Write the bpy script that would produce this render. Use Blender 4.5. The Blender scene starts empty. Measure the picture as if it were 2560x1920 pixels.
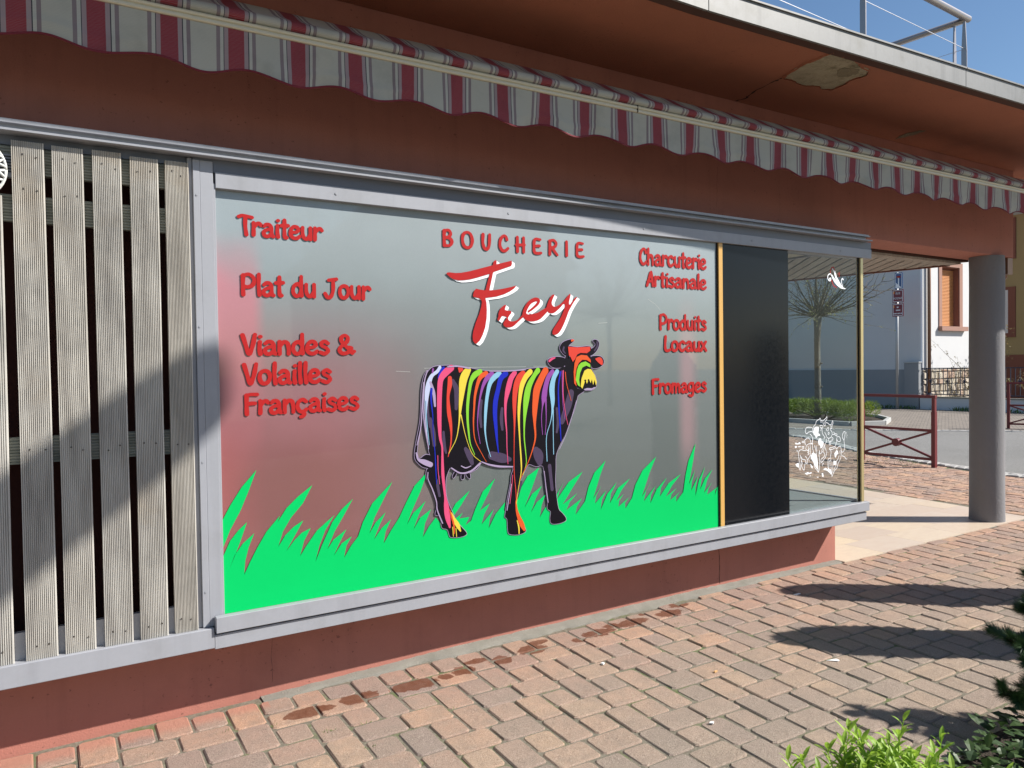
import bpy, bmesh, math, random
import numpy as np
from mathutils import Vector, Matrix
from mathutils.geometry import tessellate_polygon
random.seed(7)
R = math.radians
C = bpy.context.scene.collection
SC = bpy.context.scene

# ------------------------------------------------------------------ camera
cam = bpy.data.cameras.new('camera'); camo = bpy.data.objects.new('camera', cam); C.objects.link(camo)
cam.sensor_width = 36.0; cam.lens = 36.0*1923.0/2560.0; cam.clip_end = 600; cam.clip_start = .05
CAM = Vector((0.0, -3.831, 1.6))
vx_c = Vector((0.8427, -0.5382, -0.0144)); vz_c = Vector((0.5380, 0.8427, -0.0214))   # camera right / forward in the world
vz_c.normalize(); vx_c = (vx_c - vz_c*vx_c.dot(vz_c)).normalized(); vy_c = (-vz_c).cross(vx_c)
camo.matrix_world = Matrix(((vx_c.x, vy_c.x, -vz_c.x, CAM.x), (vx_c.y, vy_c.y, -vz_c.y, CAM.y), (vx_c.z, vy_c.z, -vz_c.z, CAM.z), (0, 0, 0, 1)))
SC.camera = camo

# ------------------------------------------------------------------ light
SUN = Vector((.98, -.75, 1.0)).normalized()
sl = bpy.data.lights.new('sun', 'SUN'); sl.energy = 5.0; sl.angle = R(.53); sl.color = (1.0, .955, .89)
so = bpy.data.objects.new('sun', sl); C.objects.link(so); so.location = (12, -10, 14)
so.rotation_euler = SUN.to_track_quat('Z', 'Y').to_euler()
w = bpy.data.worlds.new('World'); SC.world = w; w.use_nodes = True
nt = w.node_tree; bg = nt.nodes['Background']; sky = nt.nodes.new('ShaderNodeTexSky')
sky.sky_type = 'NISHITA'; sky.sun_disc = False
sky.sun_elevation = math.asin(SUN.z); sky.sun_rotation = math.atan2(SUN.x, SUN.y)
sky.air_density = 1.0; sky.dust_density = .5; sky.ozone_density = 2.0
hsv = nt.nodes.new('ShaderNodeHueSaturation'); hsv.inputs['Saturation'].default_value = 1.12; nt.links.new(sky.outputs[0], hsv.inputs['Color']); nt.links.new(hsv.outputs[0], bg.inputs[0]); bg.inputs[1].default_value = .078
SC.view_settings.view_transform = 'Standard'; SC.view_settings.look = 'None'
SC.view_settings.exposure = 0.66; SC.view_settings.gamma = 1.0; SC.view_settings.use_curve_mapping = False
SC.cycles.max_bounces = 8; SC.cycles.transparent_max_bounces = 12

# ------------------------------------------------------------------ helpers
def tag(o, label=None, cat=None, group=None, kind=None):
    if label: o['label'] = label
    if cat: o['category'] = cat
    if group: o['group'] = group
    if kind: o['kind'] = kind
    return o
def empty(name, loc=(0, 0, 0), rz=0, label=None, cat=None, group=None, kind=None, parent=None):
    o = bpy.data.objects.new(name, None); C.objects.link(o); o.location = loc; o.rotation_euler = (0, 0, rz)
    o.empty_display_size = .1
    if parent: o.parent = parent
    return tag(o, label, cat, group, kind)
class MB:
    def __init__(s): s.v = []; s.f = []; s.mi = []; s.cur = 0
    def add(s, vs, fs, mi=None):
        n = len(s.v); s.v += [tuple(p) for p in vs]; s.f += [tuple(n+i for i in f) for f in fs]
        s.mi += [s.cur if mi is None else mi]*len(fs); return s
    def box(s, x0, x1, y0, y1, z0, z1, mi=None):
        vs = [(x0,y0,z0),(x1,y0,z0),(x1,y1,z0),(x0,y1,z0),(x0,y0,z1),(x1,y0,z1),(x1,y1,z1),(x0,y1,z1)]
        return s.add(vs, [(0,3,2,1),(4,5,6,7),(0,1,5,4),(1,2,6,5),(2,3,7,6),(3,0,4,7)], mi)
    def prism(s, pts, z0, z1, mi=None, axis='z'):
        n = len(pts)
        if axis == 'z': vs = [(p[0],p[1],z0) for p in pts]+[(p[0],p[1],z1) for p in pts]
        elif axis == 'x': vs = [(z0,p[0],p[1]) for p in pts]+[(z1,p[0],p[1]) for p in pts]
        else: vs = [(p[0],z0,p[1]) for p in pts]+[(p[0],z1,p[1]) for p in pts]
        fs = [tuple(range(n))[::-1], tuple(range(n, 2*n))]+[(i,(i+1)%n,(i+1)%n+n,i+n) for i in range(n)]
        return s.add(vs, fs, mi)
    def tube(s, pts, r, n=8, mi=None, cap=True):
        pts = [Vector(p) for p in pts]; rs = r if isinstance(r, (list, tuple)) else [r]*len(pts)
        vs = []; fs = []; up = None
        for i, p in enumerate(pts):
            d = (pts[min(i+1,len(pts)-1)]-pts[max(i-1,0)]).normalized()
            a = Vector((0,0,1)) if abs(d.z) < .9 else Vector((1,0,0))
            u = d.cross(a).normalized() if up is None else (up-d*up.dot(d)).normalized()
            up = u; v = d.cross(u)
            vs += [p+(u*math.cos(2*math.pi*k/n)+v*math.sin(2*math.pi*k/n))*rs[i] for k in range(n)]
        for i in range(len(pts)-1):
            for k in range(n):
                a = i*n+k; b = i*n+(k+1)%n; fs.append((a,b,b+n,a+n))
        if cap: fs += [tuple(range(n))[::-1], tuple(range((len(pts)-1)*n, len(pts)*n))]
        return s.add(vs, fs, mi)
    def build(s, name, mats, parent=None, smooth=False, bevel=0, seg=2):
        me = bpy.data.meshes.new(name); me.from_pydata(s.v, [], s.f)
        mats = mats if isinstance(mats, (list, tuple)) else [mats]
        for m in mats: me.materials.append(m)
        if len(mats) > 1: me.polygons.foreach_set('material_index', s.mi)
        me.update()
        bm = bmesh.new(); bm.from_mesh(me); bmesh.ops.recalc_face_normals(bm, faces=bm.faces)
        if bevel: 
            ed = [e for e in bm.edges if len(e.link_faces) == 2 and e.calc_face_angle(0) > .6]
            bmesh.ops.bevel(bm, geom=ed, offset=bevel, segments=seg, affect='EDGES', profile=.5)
        bm.to_mesh(me); bm.free()
        if smooth: me.polygons.foreach_set('use_smooth', [True]*len(me.polygons))
        o = bpy.data.objects.new(name, me); C.objects.link(o)
        if parent: o.parent = parent
        return o
def flat(name, mb, mat, parent=None):          # open sheets: keep the winding as given
    me = bpy.data.meshes.new(name); me.from_pydata(mb.v, [], mb.f)
    mats = mat if isinstance(mat, (list, tuple)) else [mat]
    for m in mats: me.materials.append(m)
    if len(mats) > 1: me.polygons.foreach_set('material_index', mb.mi)
    me.update(); o = bpy.data.objects.new(name, me); C.objects.link(o)
    if parent: o.parent = parent
    return o

# ------------------------------------------------------------------ materials
def srgb(r, g, b):
    f = lambda c: (c/255/12.92) if c/255 <= .04045 else ((c/255+.055)/1.055)**2.4
    return (f(r), f(g), f(b), 1)
def newmat(name):
    m = bpy.data.materials.new(name); m.use_nodes = True; t = m.node_tree
    return m, t, t.nodes['Principled BSDF']
def N(t, typ, **kw):
    n = t.nodes.new(typ)
    for k, v in kw.items():
        if k.startswith('i_'): n.inputs[int(k[2:])].default_value = v
        else: setattr(n, k, v)
    return n
def L(t, a, b): t.links.new(a, b)
def mathn(t, op, a, b=None, c=None, clamp=False):
    n = t.nodes.new('ShaderNodeMath'); n.operation = op; n.use_clamp = clamp
    for i, v in enumerate((a, b, c)):
        if v is None: continue
        if isinstance(v, (int, float)): n.inputs[i].default_value = v
        else: L(t, v, n.inputs[i])
    return n.outputs[0]
def mixc(t, fac, a, b, blend='MIX'):
    n = t.nodes.new('ShaderNodeMix'); n.data_type = 'RGBA'; n.blend_type = blend
    if isinstance(fac, (int, float)): n.inputs[0].default_value = fac
    else: L(t, fac, n.inputs[0])
    for i, v in ((6, a), (7, b)):
        if isinstance(v, tuple): n.inputs[i].default_value = v
        else: L(t, v, n.inputs[i])
    return n.outputs[2]
def ramp(t, fac, stops, interp='LINEAR'):
    n = t.nodes.new('ShaderNodeValToRGB'); n.color_ramp.interpolation = interp
    e = n.color_ramp.elements
    while len(e) > 1: e.remove(e[-1])
    e[0].position = stops[0][0]; e[0].color = stops[0][1]
    for p, c in stops[1:]: x = e.new(p); x.color = c
    L(t, fac, n.inputs[0]); return n.outputs[0]
def noise(t, scale, detail=4, rough=.55, vec=None, dim='3D'):
    n = t.nodes.new('ShaderNodeTexNoise'); n.inputs['Scale'].default_value = scale
    n.inputs['Detail'].default_value = detail; n.inputs['Roughness'].default_value = rough
    if vec is not None: L(t, vec, n.inputs['Vector'])
    return n.outputs['Fac']
def objco(t): return t.nodes.new('ShaderNodeTexCoord').outputs['Object']
def pos(t): return t.nodes.new('ShaderNodeNewGeometry').outputs['Position']
def sep(t, v):
    n = t.nodes.new('ShaderNodeSeparateXYZ'); L(t, v, n.inputs[0]); return n.outputs
def vmul(t, v, s):
    n = t.nodes.new('ShaderNodeVectorMath'); n.operation = 'MULTIPLY'; L(t, v, n.inputs[0]); n.inputs[1].default_value = s; return n.outputs[0]
def bump(t, b, h, strength=.3, dist=.01):
    n = t.nodes.new('ShaderNodeBump'); n.inputs['Strength'].default_value = strength; n.inputs['Distance'].default_value = dist
    L(t, h, n.inputs['Height']); L(t, n.outputs[0], b.inputs['Normal']); return n
def S(t, v, m=1.0, k=.0):   # scale a 0..1 socket to m*v+k
    return mathn(t, 'MULTIPLY_ADD', v, m, k)
def simple(name, col, rough=.6, var=.12, sc=8, fine=120, bmp=.15, bd=.003, metal=0, spec=None, coat=0, dirt=None, dsc=1.3, damt=.35, specks=0, streaks=0):
    m, t, b = newmat(name); p = pos(t)
    n1 = noise(t, sc, 5, .6, p); n2 = noise(t, fine, 3, .6, p)
    k = mathn(t, 'MULTIPLY_ADD', n1, 2*var, 1-var); k = mathn(t, 'MULTIPLY', k, mathn(t, 'MULTIPLY_ADD', n2, var, 1-var/2))
    c = mixc(t, 1.0, col, (1, 1, 1, 1), 'MULTIPLY')
    hs = t.nodes.new('ShaderNodeVectorMath'); hs.operation = 'SCALE'; L(t, c, hs.inputs[0]); L(t, k, hs.inputs['Scale'])
    out = hs.outputs[0]
    if dirt:
        d = noise(t, dsc, 6, .65, p); d = ramp(t, d, [(.5, (0,0,0,1)), (.75, (damt, damt, damt, 1))])
        out = mixc(t, d, out, dirt)
    if specks:
        d = noise(t, 38, 3, .6, p); d2 = noise(t, 2.3, 3, .6, p); d = mathn(t, 'ADD', d, S(t, d2, .25, -.125)); d = ramp(t, d, [(.655, (0,0,0,1)), (.70, (specks, specks, specks, 1))]); out = mixc(t, d, out, (col[0]*.3, col[1]*.3, col[2]*.3, 1))
    if streaks:
        d = noise(t, 5, 4, .6, vmul(t, p, (2.6, 2.6, .16))); d = ramp(t, d, [(.52, (0,0,0,1)), (.72, (streaks, streaks, streaks, 1))]); out = mixc(t, d, out, (col[0]*.55, col[1]*.55, col[2]*.55, 1))
    L(t, out, b.inputs['Base Color']); b.inputs['Roughness'].default_value = rough; b.inputs['Metallic'].default_value = metal
    if spec is not None: b.inputs['Specular IOR Level'].default_value = spec
    if coat: b.inputs['Coat Weight'].default_value = coat; b.inputs['Coat Roughness'].default_value = .08
    if bmp: bump(t, b, n2, bmp, bd)
    return m
M = {}
M['terracotta'] = simple('terracotta_render', (.40,.158,.118,1), .85, .10, 3, 120, .45, .004, dirt=(.25,.10,.075,1), dsc=1.6, damt=.5, specks=.6, streaks=.2)
M['soffit'] = simple('soffit_paint', (.34,.122,.068,1), .85, .14, 2, 110, .6, .005, dirt=(.22,.085,.05,1), dsc=1.2, damt=.55, specks=.4)
M['groove'] = simple('dark_brown_strip', (.07,.03,.02,1), .9, .2, 4, 90)
M['frame'] = simple('grey_painted_frame', (.315,.325,.355,1), .45, .07, 2.5, 60, .08, .001, dirt=(.22,.22,.22,1), dsc=4, damt=.4, streaks=.22)
M['metal_edge'] = simple('zinc_roof_edge', (.20,.20,.195,1), .5, .14, 2.2, 30, .05, .001, metal=.2, dirt=(.10,.095,.07,1), dsc=3.5, damt=.6, streaks=.5)
M['shaded_frame'] = simple('shade_grey_frame', (.13,.142,.168,1), .45, .05, 2.5, 60, .05, .001)  # frame grey darkened in the colour for shade under channel and sill
M['cream_alu'] = simple('cream_aluminium', (.62,.57,.42,1), .35, .05, 4, 60, .04, .001)
M['gold'] = simple('gold_anodised_strip', (.62,.36,.10,1), .35, .04, 4, 60, 0)
M['brass'] = simple('brass_corner', (.52,.43,.22,1), .3, .04, 4, 60, 0, metal=.5)
M['black_gap'] = simple('dark_gap', (.012,.008,.008,1), .9, .1, 3, 30, 0)
M['steel'] = simple('brushed_steel', (.36,.33,.32,1), .35, .06, 5, 50, 0, metal=.75)
M['wire'] = simple('steel_wire', (.6,.6,.62,1), .4, .05, 5, 50, 0, metal=.5)
M['column'] = simple('grey_column_render', (.20,.198,.205,1), .85, .08, 2.5, 45, .6, .006, dirt=(.17,.16,.15,1), dsc=1.5, damt=.3)
M['concrete'] = simple('rough_concrete', (.25,.235,.20,1), .95, .28, 9, 150, 1.0, .010, dirt=(.15,.15,.11,1), dsc=6, damt=.5)
M['plaster'] = simple('bare_plaster', (.34,.30,.21,1), .95, .3, 9, 60, 1.0, .012, dirt=(.12,.10,.05,1), dsc=11, damt=.9)
M['plaster_dark'] = simple('stained_plaster', (.20,.17,.11,1), .95, .3, 14, 60, 1.0, .01)
M['crack'] = simple('crack_shadow', (.03,.018,.012,1), 1, .1, 3, 30, 0)
M['red_paint'] = simple('dark_red_steel', (.15,.018,.022,1), .38, .1, 6, 60, .05, .001)
M['white'] = simple('white_vinyl', (.86,.88,.92,1), .4, .02, 4, 60, 0)
M['redv'] = simple('red_vinyl', (.40,.016,.016,1), .4, .05, 4, 60, 0, spec=.2)
M['green'] = simple('green_vinyl', (.0015,.50,.115,1), .5, .05, 1.5, 60, 0, spec=.08)
M['house_white'] = simple('white_house_render', (.60,.60,.60,1), .9, .03, 1.5, 60, .3, .004, dirt=(.5,.5,.5,1), dsc=.8, damt=.25)
M['plinth'] = simple('grey_plinth', (.27,.28,.29,1), .9, .06, 1.5, 60, .3, .004)
M['yellow_house'] = simple('ochre_house_render', (.33,.25,.12,1), .9, .06, 1.2, 60, .3, .004)
M['brownred'] = simple('red_brown_render', (.20,.075,.05,1), .85, .08, 1.2, 60, .2, .004)
M['sandstone'] = simple('pink_sandstone', (.34,.19,.145,1), .85, .1, 3, 60, .3, .004)
M['shutter'] = simple('orange_brown_shutter', (.55,.24,.085,1), .55, .06, 5, 60, 0)
M['pipe'] = simple('brown_copper_pipe', (.23,.12,.07,1), .45, .12, 5, 60, 0, metal=.3)
M['recess_shade'] = simple('shade_red_recess', (.07,.022,.018,1), .95, .1, 3, 60, .2, .003)  # wall red darkened in the colour for shade behind the slats
M['roof'] = simple('roof_tiles_red', (.25,.08,.05,1), .8, .2, 3, 60, .4, .01)
M['iron'] = simple('blue_iron', (.018,.022,.05,1), .45, .1, 5, 60, 0)
M['sett'] = simple('granite_sett', (.42,.41,.39,1), .85, .25, 6, 90, .5, .004)
M['granite'] = simple('granite_kerb', (.42,.42,.40,1), .8, .15, 5, 120, .4, .003)
M['bark'] = simple('grey_bark', (.16,.14,.115,1), .95, .3, 14, 70, 1.0, .02, dirt=(.3,.3,.27,1), dsc=5, damt=.7)
M['twig'] = simple('twig_bark', (.11,.085,.05,1), .9, .2, 10, 50, 0)
M['paper'] = simple('white_paper', (.8,.8,.78,1), .8, .03, 5, 50, 0)
M['butt'] = simple('cork_filter', (.62,.36,.15,1), .8, .1, 50, 150, 0)
M['sign_blue'] = simple('blue_sign', (.03,.09,.25,1), .4, .02, 5, 50, 0)
M['sign_red'] = simple('maroon_sign', (.17,.012,.03,1), .4, .02, 5, 50, 0)
M['orange'] = simple('orange_paint', (.75,.25,.03,1), .5, .02, 5, 50, 0)
M['pole'] = simple('galvanised_pole', (.42,.43,.44,1), .45, .06, 5, 50, 0, metal=.4)
M['caster'] = simple('caster_grey', (.3,.3,.3,1), .5, .05, 5, 50, 0)  # grey of the added shadow caster, also on the roller tube
M['ceil'] = simple('beige_ceiling', (.50,.46,.36,1), .7, .06, 3, 50, .1, .002)
M['shelf'] = simple('grey_stone_shelf', (.25,.27,.27,1), .35, .12, 3, 50, 0)
M['lattice'] = simple('white_lattice', (.62,.63,.60,1), .5, .06, 6, 60, 0)
M['screw'] = simple('screw_head', (.09,.08,.07,1), .5, .1, 6, 60, 0, metal=.6)
M['soil'] = simple('dark_soil', (.045,.032,.022,1), .98, .3, 12, 90, 1.0, .02)
M['moss'] = simple('joint_weed', (.10,.17,.03,1), .8, .25, 30, 90, 0)

def cowcol(name, c): return simple(name, (c[0]*.72, c[1]*.72, c[2]*.72, 1), .4, .02, 4, 60, 0, spec=.2)
COWC = {'black': cowcol('cow_black', (.006,.004,.009,1)), 'pale': cowcol('cow_pale', (.62,.68,.92,1)), 'lilac': cowcol('cow_lilac', (.48,.38,.58,1)),
 'purple': cowcol('cow_purple', (.34,.09,.42,1)), 'blue': cowcol('cow_blue', (.015,.03,.55,1)), 'pink': cowcol('cow_pink', (.85,.10,.24,1)),
 'red': cowcol('cow_red', (.80,.07,.045,1)), 'yellow': cowcol('cow_yellow', (.90,.72,.08,1)), 'lime': cowcol('cow_lime', (.28,.72,.05,1)),
 'orange': cowcol('cow_orange', (.85,.12,.03,1)), 'sky': cowcol('cow_sky', (.30,.60,.80,1)), 'grey': cowcol('cow_grey', (.085,.06,.115,1))}

# terracotta face of the plinth wall gets a fade of scuffs; beam the same paint
# --- glass
def glassmat(name, tint, rough=.0, f=1.45):
    m = bpy.data.materials.new(name); m.use_nodes = True; t = m.node_tree; t.nodes.clear()
    o = N(t, 'ShaderNodeOutputMaterial'); tr = N(t, 'ShaderNodeBsdfTransparent'); tr.inputs[0].default_value = tint
    g = N(t, 'ShaderNodeBsdfGlossy'); g.inputs['Roughness'].default_value = rough; g.inputs[0].default_value = (.9,.95,1,1)
    fr = N(t, 'ShaderNodeFresnel'); fr.inputs[0].default_value = f
    bf = N(t, 'ShaderNodeNewGeometry').outputs['Backfacing']
    mx = N(t, 'ShaderNodeMixShader'); L(t, mathn(t, 'MULTIPLY', mathn(t, 'MULTIPLY', fr.outputs[0], .42), mathn(t, 'SUBTRACT', 1.0, bf)), mx.inputs[0]); L(t, tr.outputs[0], mx.inputs[1]); L(t, g.outputs[0], mx.inputs[2])
    L(t, mx.outputs[0], o.inputs[0]); return m
M['glass'] = glassmat('clear_glass', (.90,.93,.93,1))
m, t, b = newmat('black_glass_panel'); b.inputs['Base Color'].default_value = (.004,.0055,.008,1); b.inputs['Roughness'].default_value = .12
n = noise(t, 40, 4, .6, pos(t)); L(t, S(t, n, .25, .08), b.inputs['Roughness']); b.inputs['Specular IOR Level'].default_value = .22
M['blackpanel'] = m

# --- frosted window film: colours seen through it (red display at the left, grey room behind) painted in with soft edges
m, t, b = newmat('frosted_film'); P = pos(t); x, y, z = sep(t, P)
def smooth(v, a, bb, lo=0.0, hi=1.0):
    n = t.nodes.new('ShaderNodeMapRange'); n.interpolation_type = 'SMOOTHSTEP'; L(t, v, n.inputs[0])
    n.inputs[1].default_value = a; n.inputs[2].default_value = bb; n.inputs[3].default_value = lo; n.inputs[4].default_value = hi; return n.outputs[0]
base = ramp(t, smooth(z, .45, 2.5), [(0,(.085,.10,.096,1)), (.35,(.10,.122,.118,1)), (.62,(.132,.160,.160,1)), (.80,(.175,.212,.215,1)), (.97,(.245,.29,.305,1))])  # lit ceiling above, dim room below painted into the colour by height
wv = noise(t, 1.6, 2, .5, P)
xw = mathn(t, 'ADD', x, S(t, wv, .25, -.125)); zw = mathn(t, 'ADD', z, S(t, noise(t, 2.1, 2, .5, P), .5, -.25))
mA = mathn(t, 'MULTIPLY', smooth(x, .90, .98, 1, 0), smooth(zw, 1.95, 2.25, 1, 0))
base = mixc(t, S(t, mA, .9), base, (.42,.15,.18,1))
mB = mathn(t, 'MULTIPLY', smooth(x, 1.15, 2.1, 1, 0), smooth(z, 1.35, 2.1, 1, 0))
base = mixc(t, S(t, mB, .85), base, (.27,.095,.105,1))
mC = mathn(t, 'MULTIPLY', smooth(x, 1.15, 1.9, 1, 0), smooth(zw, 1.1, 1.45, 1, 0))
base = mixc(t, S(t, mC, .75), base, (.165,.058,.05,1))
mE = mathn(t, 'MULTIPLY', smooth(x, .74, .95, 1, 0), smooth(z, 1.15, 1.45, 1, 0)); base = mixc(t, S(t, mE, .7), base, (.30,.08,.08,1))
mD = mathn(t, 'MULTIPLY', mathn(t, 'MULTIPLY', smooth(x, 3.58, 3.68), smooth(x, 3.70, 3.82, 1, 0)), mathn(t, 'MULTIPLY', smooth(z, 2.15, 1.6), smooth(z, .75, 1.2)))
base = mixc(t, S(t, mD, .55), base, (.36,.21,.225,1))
sp = noise(t, 900, 1, .5, P); sp2 = noise(t, 260, 3, .7, P)
base2 = N(t, 'ShaderNodeVectorMath', operation='SCALE'); L(t, base, base2.inputs[0]); L(t, mathn(t, 'ADD', S(t, sp2, .16, .92), S(t, noise(t, 6, 4, .6, P), .10, -.05)), base2.inputs['Scale'])
spk = ramp(t, sp, [(.70,(0,0,0,1)), (.76,(.35,.35,.35,1))])
fin = mixc(t, spk, base2.outputs[0], (.8,.85,.85,1))
L(t, fin, b.inputs['Base Color']); b.inputs['Roughness'].default_value = .55
b.inputs['Coat Weight'].default_value = 1.0; b.inputs['Coat Roughness'].default_value = .03; b.inputs['Coat IOR'].default_value = 1.5
M['film'] = m

# --- grooved decking
m, t, b = newmat('weathered_decking'); P = pos(t)
st = noise(t, 3, 5, .6, vmul(t, P, (6, 6, .8))); kn = noise(t, 2.2, 4, .6, P)
oi = N(t, 'ShaderNodeObjectInfo')
c = ramp(t, st, [(.3,(.36,.34,.31,1)), (.55,(.55,.53,.485,1)), (.75,(.66,.64,.59,1))])
c = mixc(t, ramp(t, kn, [(.55,(0,0,0,1)), (.75,(.6,.6,.6,1))]), c, (.42,.33,.22,1))
c = mixc(t, ramp(t, noise(t, 1.3, 5, .7, P), [(.52,(0,0,0,1)), (.66,(.55,.55,.55,1))]), c, (.27,.265,.25,1))
c = mixc(t, S(t, oi.outputs['Random'], .25), c, (.50,.44,.34,1))
L(t, c, b.inputs['Base Color']); b.inputs['Roughness'].default_value = .85; bump(t, b, noise(t, 60, 4, .6, vmul(t, P, (3,3,.3))), .5, .002)
M['deck'] = m
m2, t, b = newmat('green_grey_batten'); P = pos(t)
c = ramp(t, noise(t, 5, 4, .6, vmul(t, P, (.7,6,6))), [(.3,(.15,.16,.13,1)), (.7,(.28,.29,.25,1))]); L(t, c, b.inputs['Base Color']); b.inputs['Roughness'].default_value = .9
M['batten'] = m2
m, t, b = newmat('grey_soffit_wood'); P = pos(t); oi = N(t, 'ShaderNodeObjectInfo')
rp = N(t, 'ShaderNodeMapping'); L(t, P, rp.inputs[0]); rp.inputs['Rotation'].default_value = (0,0,R(-48)); 
c = ramp(t, noise(t, 5, 5, .65, vmul(t, rp.outputs[0], (.6,6,1))), [(.3,(.30,.28,.25,1)), (.6,(.44,.42,.38,1)), (.8,(.54,.51,.46,1))])
c = mixc(t, S(t, oi.outputs['Random'], .3), c, (.24,.20,.17,1))
L(t, c, b.inputs['Base Color']); b.inputs['Roughness'].default_value = .85; M['plank'] = m

# --- striped awning cloth (period .2605 m along x)
def cloth(name, dark=1.0):
    m, t, b = newmat(name); P = objco(t); x, y, z = sep(t, P)
    f = mathn(t, 'FRACT', mathn(t, 'DIVIDE', mathn(t, 'SUBTRACT', x, .248-26.32), .2632))
    k = 1/.2632
    red = (.26,.014,.028,1); pg = (.34,.26,.27,1); bl = (.02,.018,.03,1); wh = (.50,.50,.44,1); mv = (.23,.18,.19,1); cr = (.47,.47,.40,1)
    edges = [(0,red),(.064,pg),(.081,bl),(.0845,wh),(.097,mv),(.113,cr),(.214,mv),(.230,wh),(.243,bl),(.2465,pg)]
    c = ramp(t, f, [(e*k, cc) for e, cc in edges], 'CONSTANT')
    wz = N(t, 'ShaderNodeTexWave', wave_type='BANDS', bands_direction='Z'); wz.inputs['Scale'].default_value = 60; wz.inputs['Distortion'].default_value = 3; L(t, P, wz.inputs[0])
    c = mixc(t, S(t, wz.outputs['Fac'], .28), c, (.25,.26,.26,1), 'MIX')
    g = noise(t, 5, 4, .6, P); c = mixc(t, ramp(t, g, [(.5,(0,0,0,1)), (.8,(.4,.4,.4,1))]), c, (.35,.35,.33,1), 'MULTIPLY')
    L(t, c, b.inputs['Base Color']); b.inputs['Roughness'].default_value = .85
    # thin cloth: some light through
    tl = N(t, 'ShaderNodeBsdfTranslucent'); L(t, c, tl.inputs[0]); mx = N(t, 'ShaderNodeMixShader'); mx.inputs[0].default_value = .10
    o = t.nodes['Material Output']; L(t, b.outputs[0], mx.inputs[1]); L(t, tl.outputs[0], mx.inputs[2]); L(t, mx.outputs[0], o.inputs[0])
    bump(t, b, noise(t, 300, 2, .5, P), .2, .001)
    return m
M['cloth'] = cloth('striped_awning_cloth')
M['binding'] = simple('dark_red_binding', (.16,.012,.022,1), .8, .1, 20, 80, 0)

# --- pavers
PUDDLES = [(1.10,-.285,.12,.05),(1.36,-.27,.10,.055),(1.65,-.28,.13,.06),(1.83,-.28,.04,.035),(1.95,-.26,.07,.05),(2.07,-.19,.075,.03),(2.19,-.25,.075,.055),(2.42,-.22,.10,.055),(2.50,-.15,.07,.03),(2.73,-.25,.05,.035),(2.90,-.22,.12,.055),(3.04,-.17,.06,.03),(3.18,-.20,.12,.05),(3.50,-.20,.10,.05),(3.66,-.12,.08,.04),(3.33,-.13,.03,.02)]
def paver(name, rnd_attr):
    m, t, b = newmat(name); P = pos(t); x, y, z = sep(t, P)
    if rnd_attr: a = N(t, 'ShaderNodeAttribute', attribute_name='tint'); rnd = a.outputs['Fac']
    else: rnd = N(t, 'ShaderNodeObjectInfo').outputs['Random']
    # warm new stones near the wall, greyer worn ones further out
    near = N(t, 'ShaderNodeMapRange'); L(t, mathn(t, 'ADD', y, S(t, noise(t, .8, 3, .5, P), .8, -.4)), near.inputs[0]); near.inputs[1].default_value = -1.5; near.inputs[2].default_value = -.15
    warm = ramp(t, rnd, [(0,(.50,.24,.15,1)), (.22,(.31,.18,.15,1)), (.42,(.54,.29,.17,1)), (.60,(.28,.175,.155,1)), (.8,(.56,.27,.15,1)), (1,(.38,.19,.14,1))])
    cool = ramp(t, rnd, [(0,(.40,.285,.215,1)), (.22,(.25,.205,.17,1)), (.42,(.42,.30,.21,1)), (.60,(.24,.205,.18,1)), (.8,(.36,.265,.20,1)), (1,(.28,.215,.18,1))])
    c = mixc(t, S(t, near.outputs[0], .72), cool, warm)
    c = mixc(t, ramp(t, noise(t, 11, 6, .7, P), [(.40,(0,0,0,1)), (.72,(.6,.6,.6,1))]), c, (.19,.15,.125,1))
    c = mixc(t, .14, c, (.56,.43,.32,1))
    sp = noise(t, 210, 4, .8, P); c = mixc(t, ramp(t, sp, [(.34,(.85,.85,.85,1)), (.47,(0,0,0,1))]), c, (.10,.072,.055,1))
    c = mixc(t, ramp(t, sp, [(.55,(0,0,0,1)), (.68,(.65,.65,.65,1))]), c, (.62,.55,.46,1))
    # damp patches
    dn = noise(t, 26, 4, .6, P); d = None
    for (px, py, a_, b_) in PUDDLES:
        u = mathn(t, 'DIVIDE', mathn(t, 'SUBTRACT', x, px), a_); v = mathn(t, 'DIVIDE', mathn(t, 'SUBTRACT', y, py), b_)
        e = mathn(t, 'ADD', mathn(t, 'MULTIPLY', u, u), mathn(t, 'MULTIPLY', v, v)); d = e if d is None else mathn(t, 'MINIMUM', d, e)
    d = mathn(t, 'ADD', d, S(t, dn, 2.4, -1.2)); wet = N(t, 'ShaderNodeMapRange'); L(t, d, wet.inputs[0]); wet.inputs[1].default_value = 1.05; wet.inputs[2].default_value = .95
    wetc = mixc(t, mathn(t, 'ADD', S(t, dn, .5), .60), c, (.15,.042,.014,1))
    c = mixc(t, wet.outputs[0], c, wetc)
    # terracotta overspray beside the wall at the left
    mr = N(t, 'ShaderNodeMapRange'); ov = mathn(t, 'MULTIPLY', mathn(t, 'LESS_THAN', x, .97), mr.outputs[0])
    L(t, mathn(t, 'ADD', y, S(t, dn, .08, -.04)), mr.inputs[0]); mr.inputs[1].default_value = -.16; mr.inputs[2].default_value = -.10
    c = mixc(t, S(t, ov, .75), c, (.46,.20,.14,1))
    L(t, c, b.inputs['Base Color']); L(t, S(t, wet.outputs[0], -.35, .9), b.inputs['Roughness'])
    h = mathn(t, 'ADD', sp, S(t, noise(t, 34, 5, .7, P), 1.3)); bump(t, b, h, .9, .006)
    return m
M['paver'] = paver('concrete_paver', False); M['paver_far'] = paver('concrete_paver_far', True)
m, t, b = newmat('joint_sand'); P = pos(t)
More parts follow.
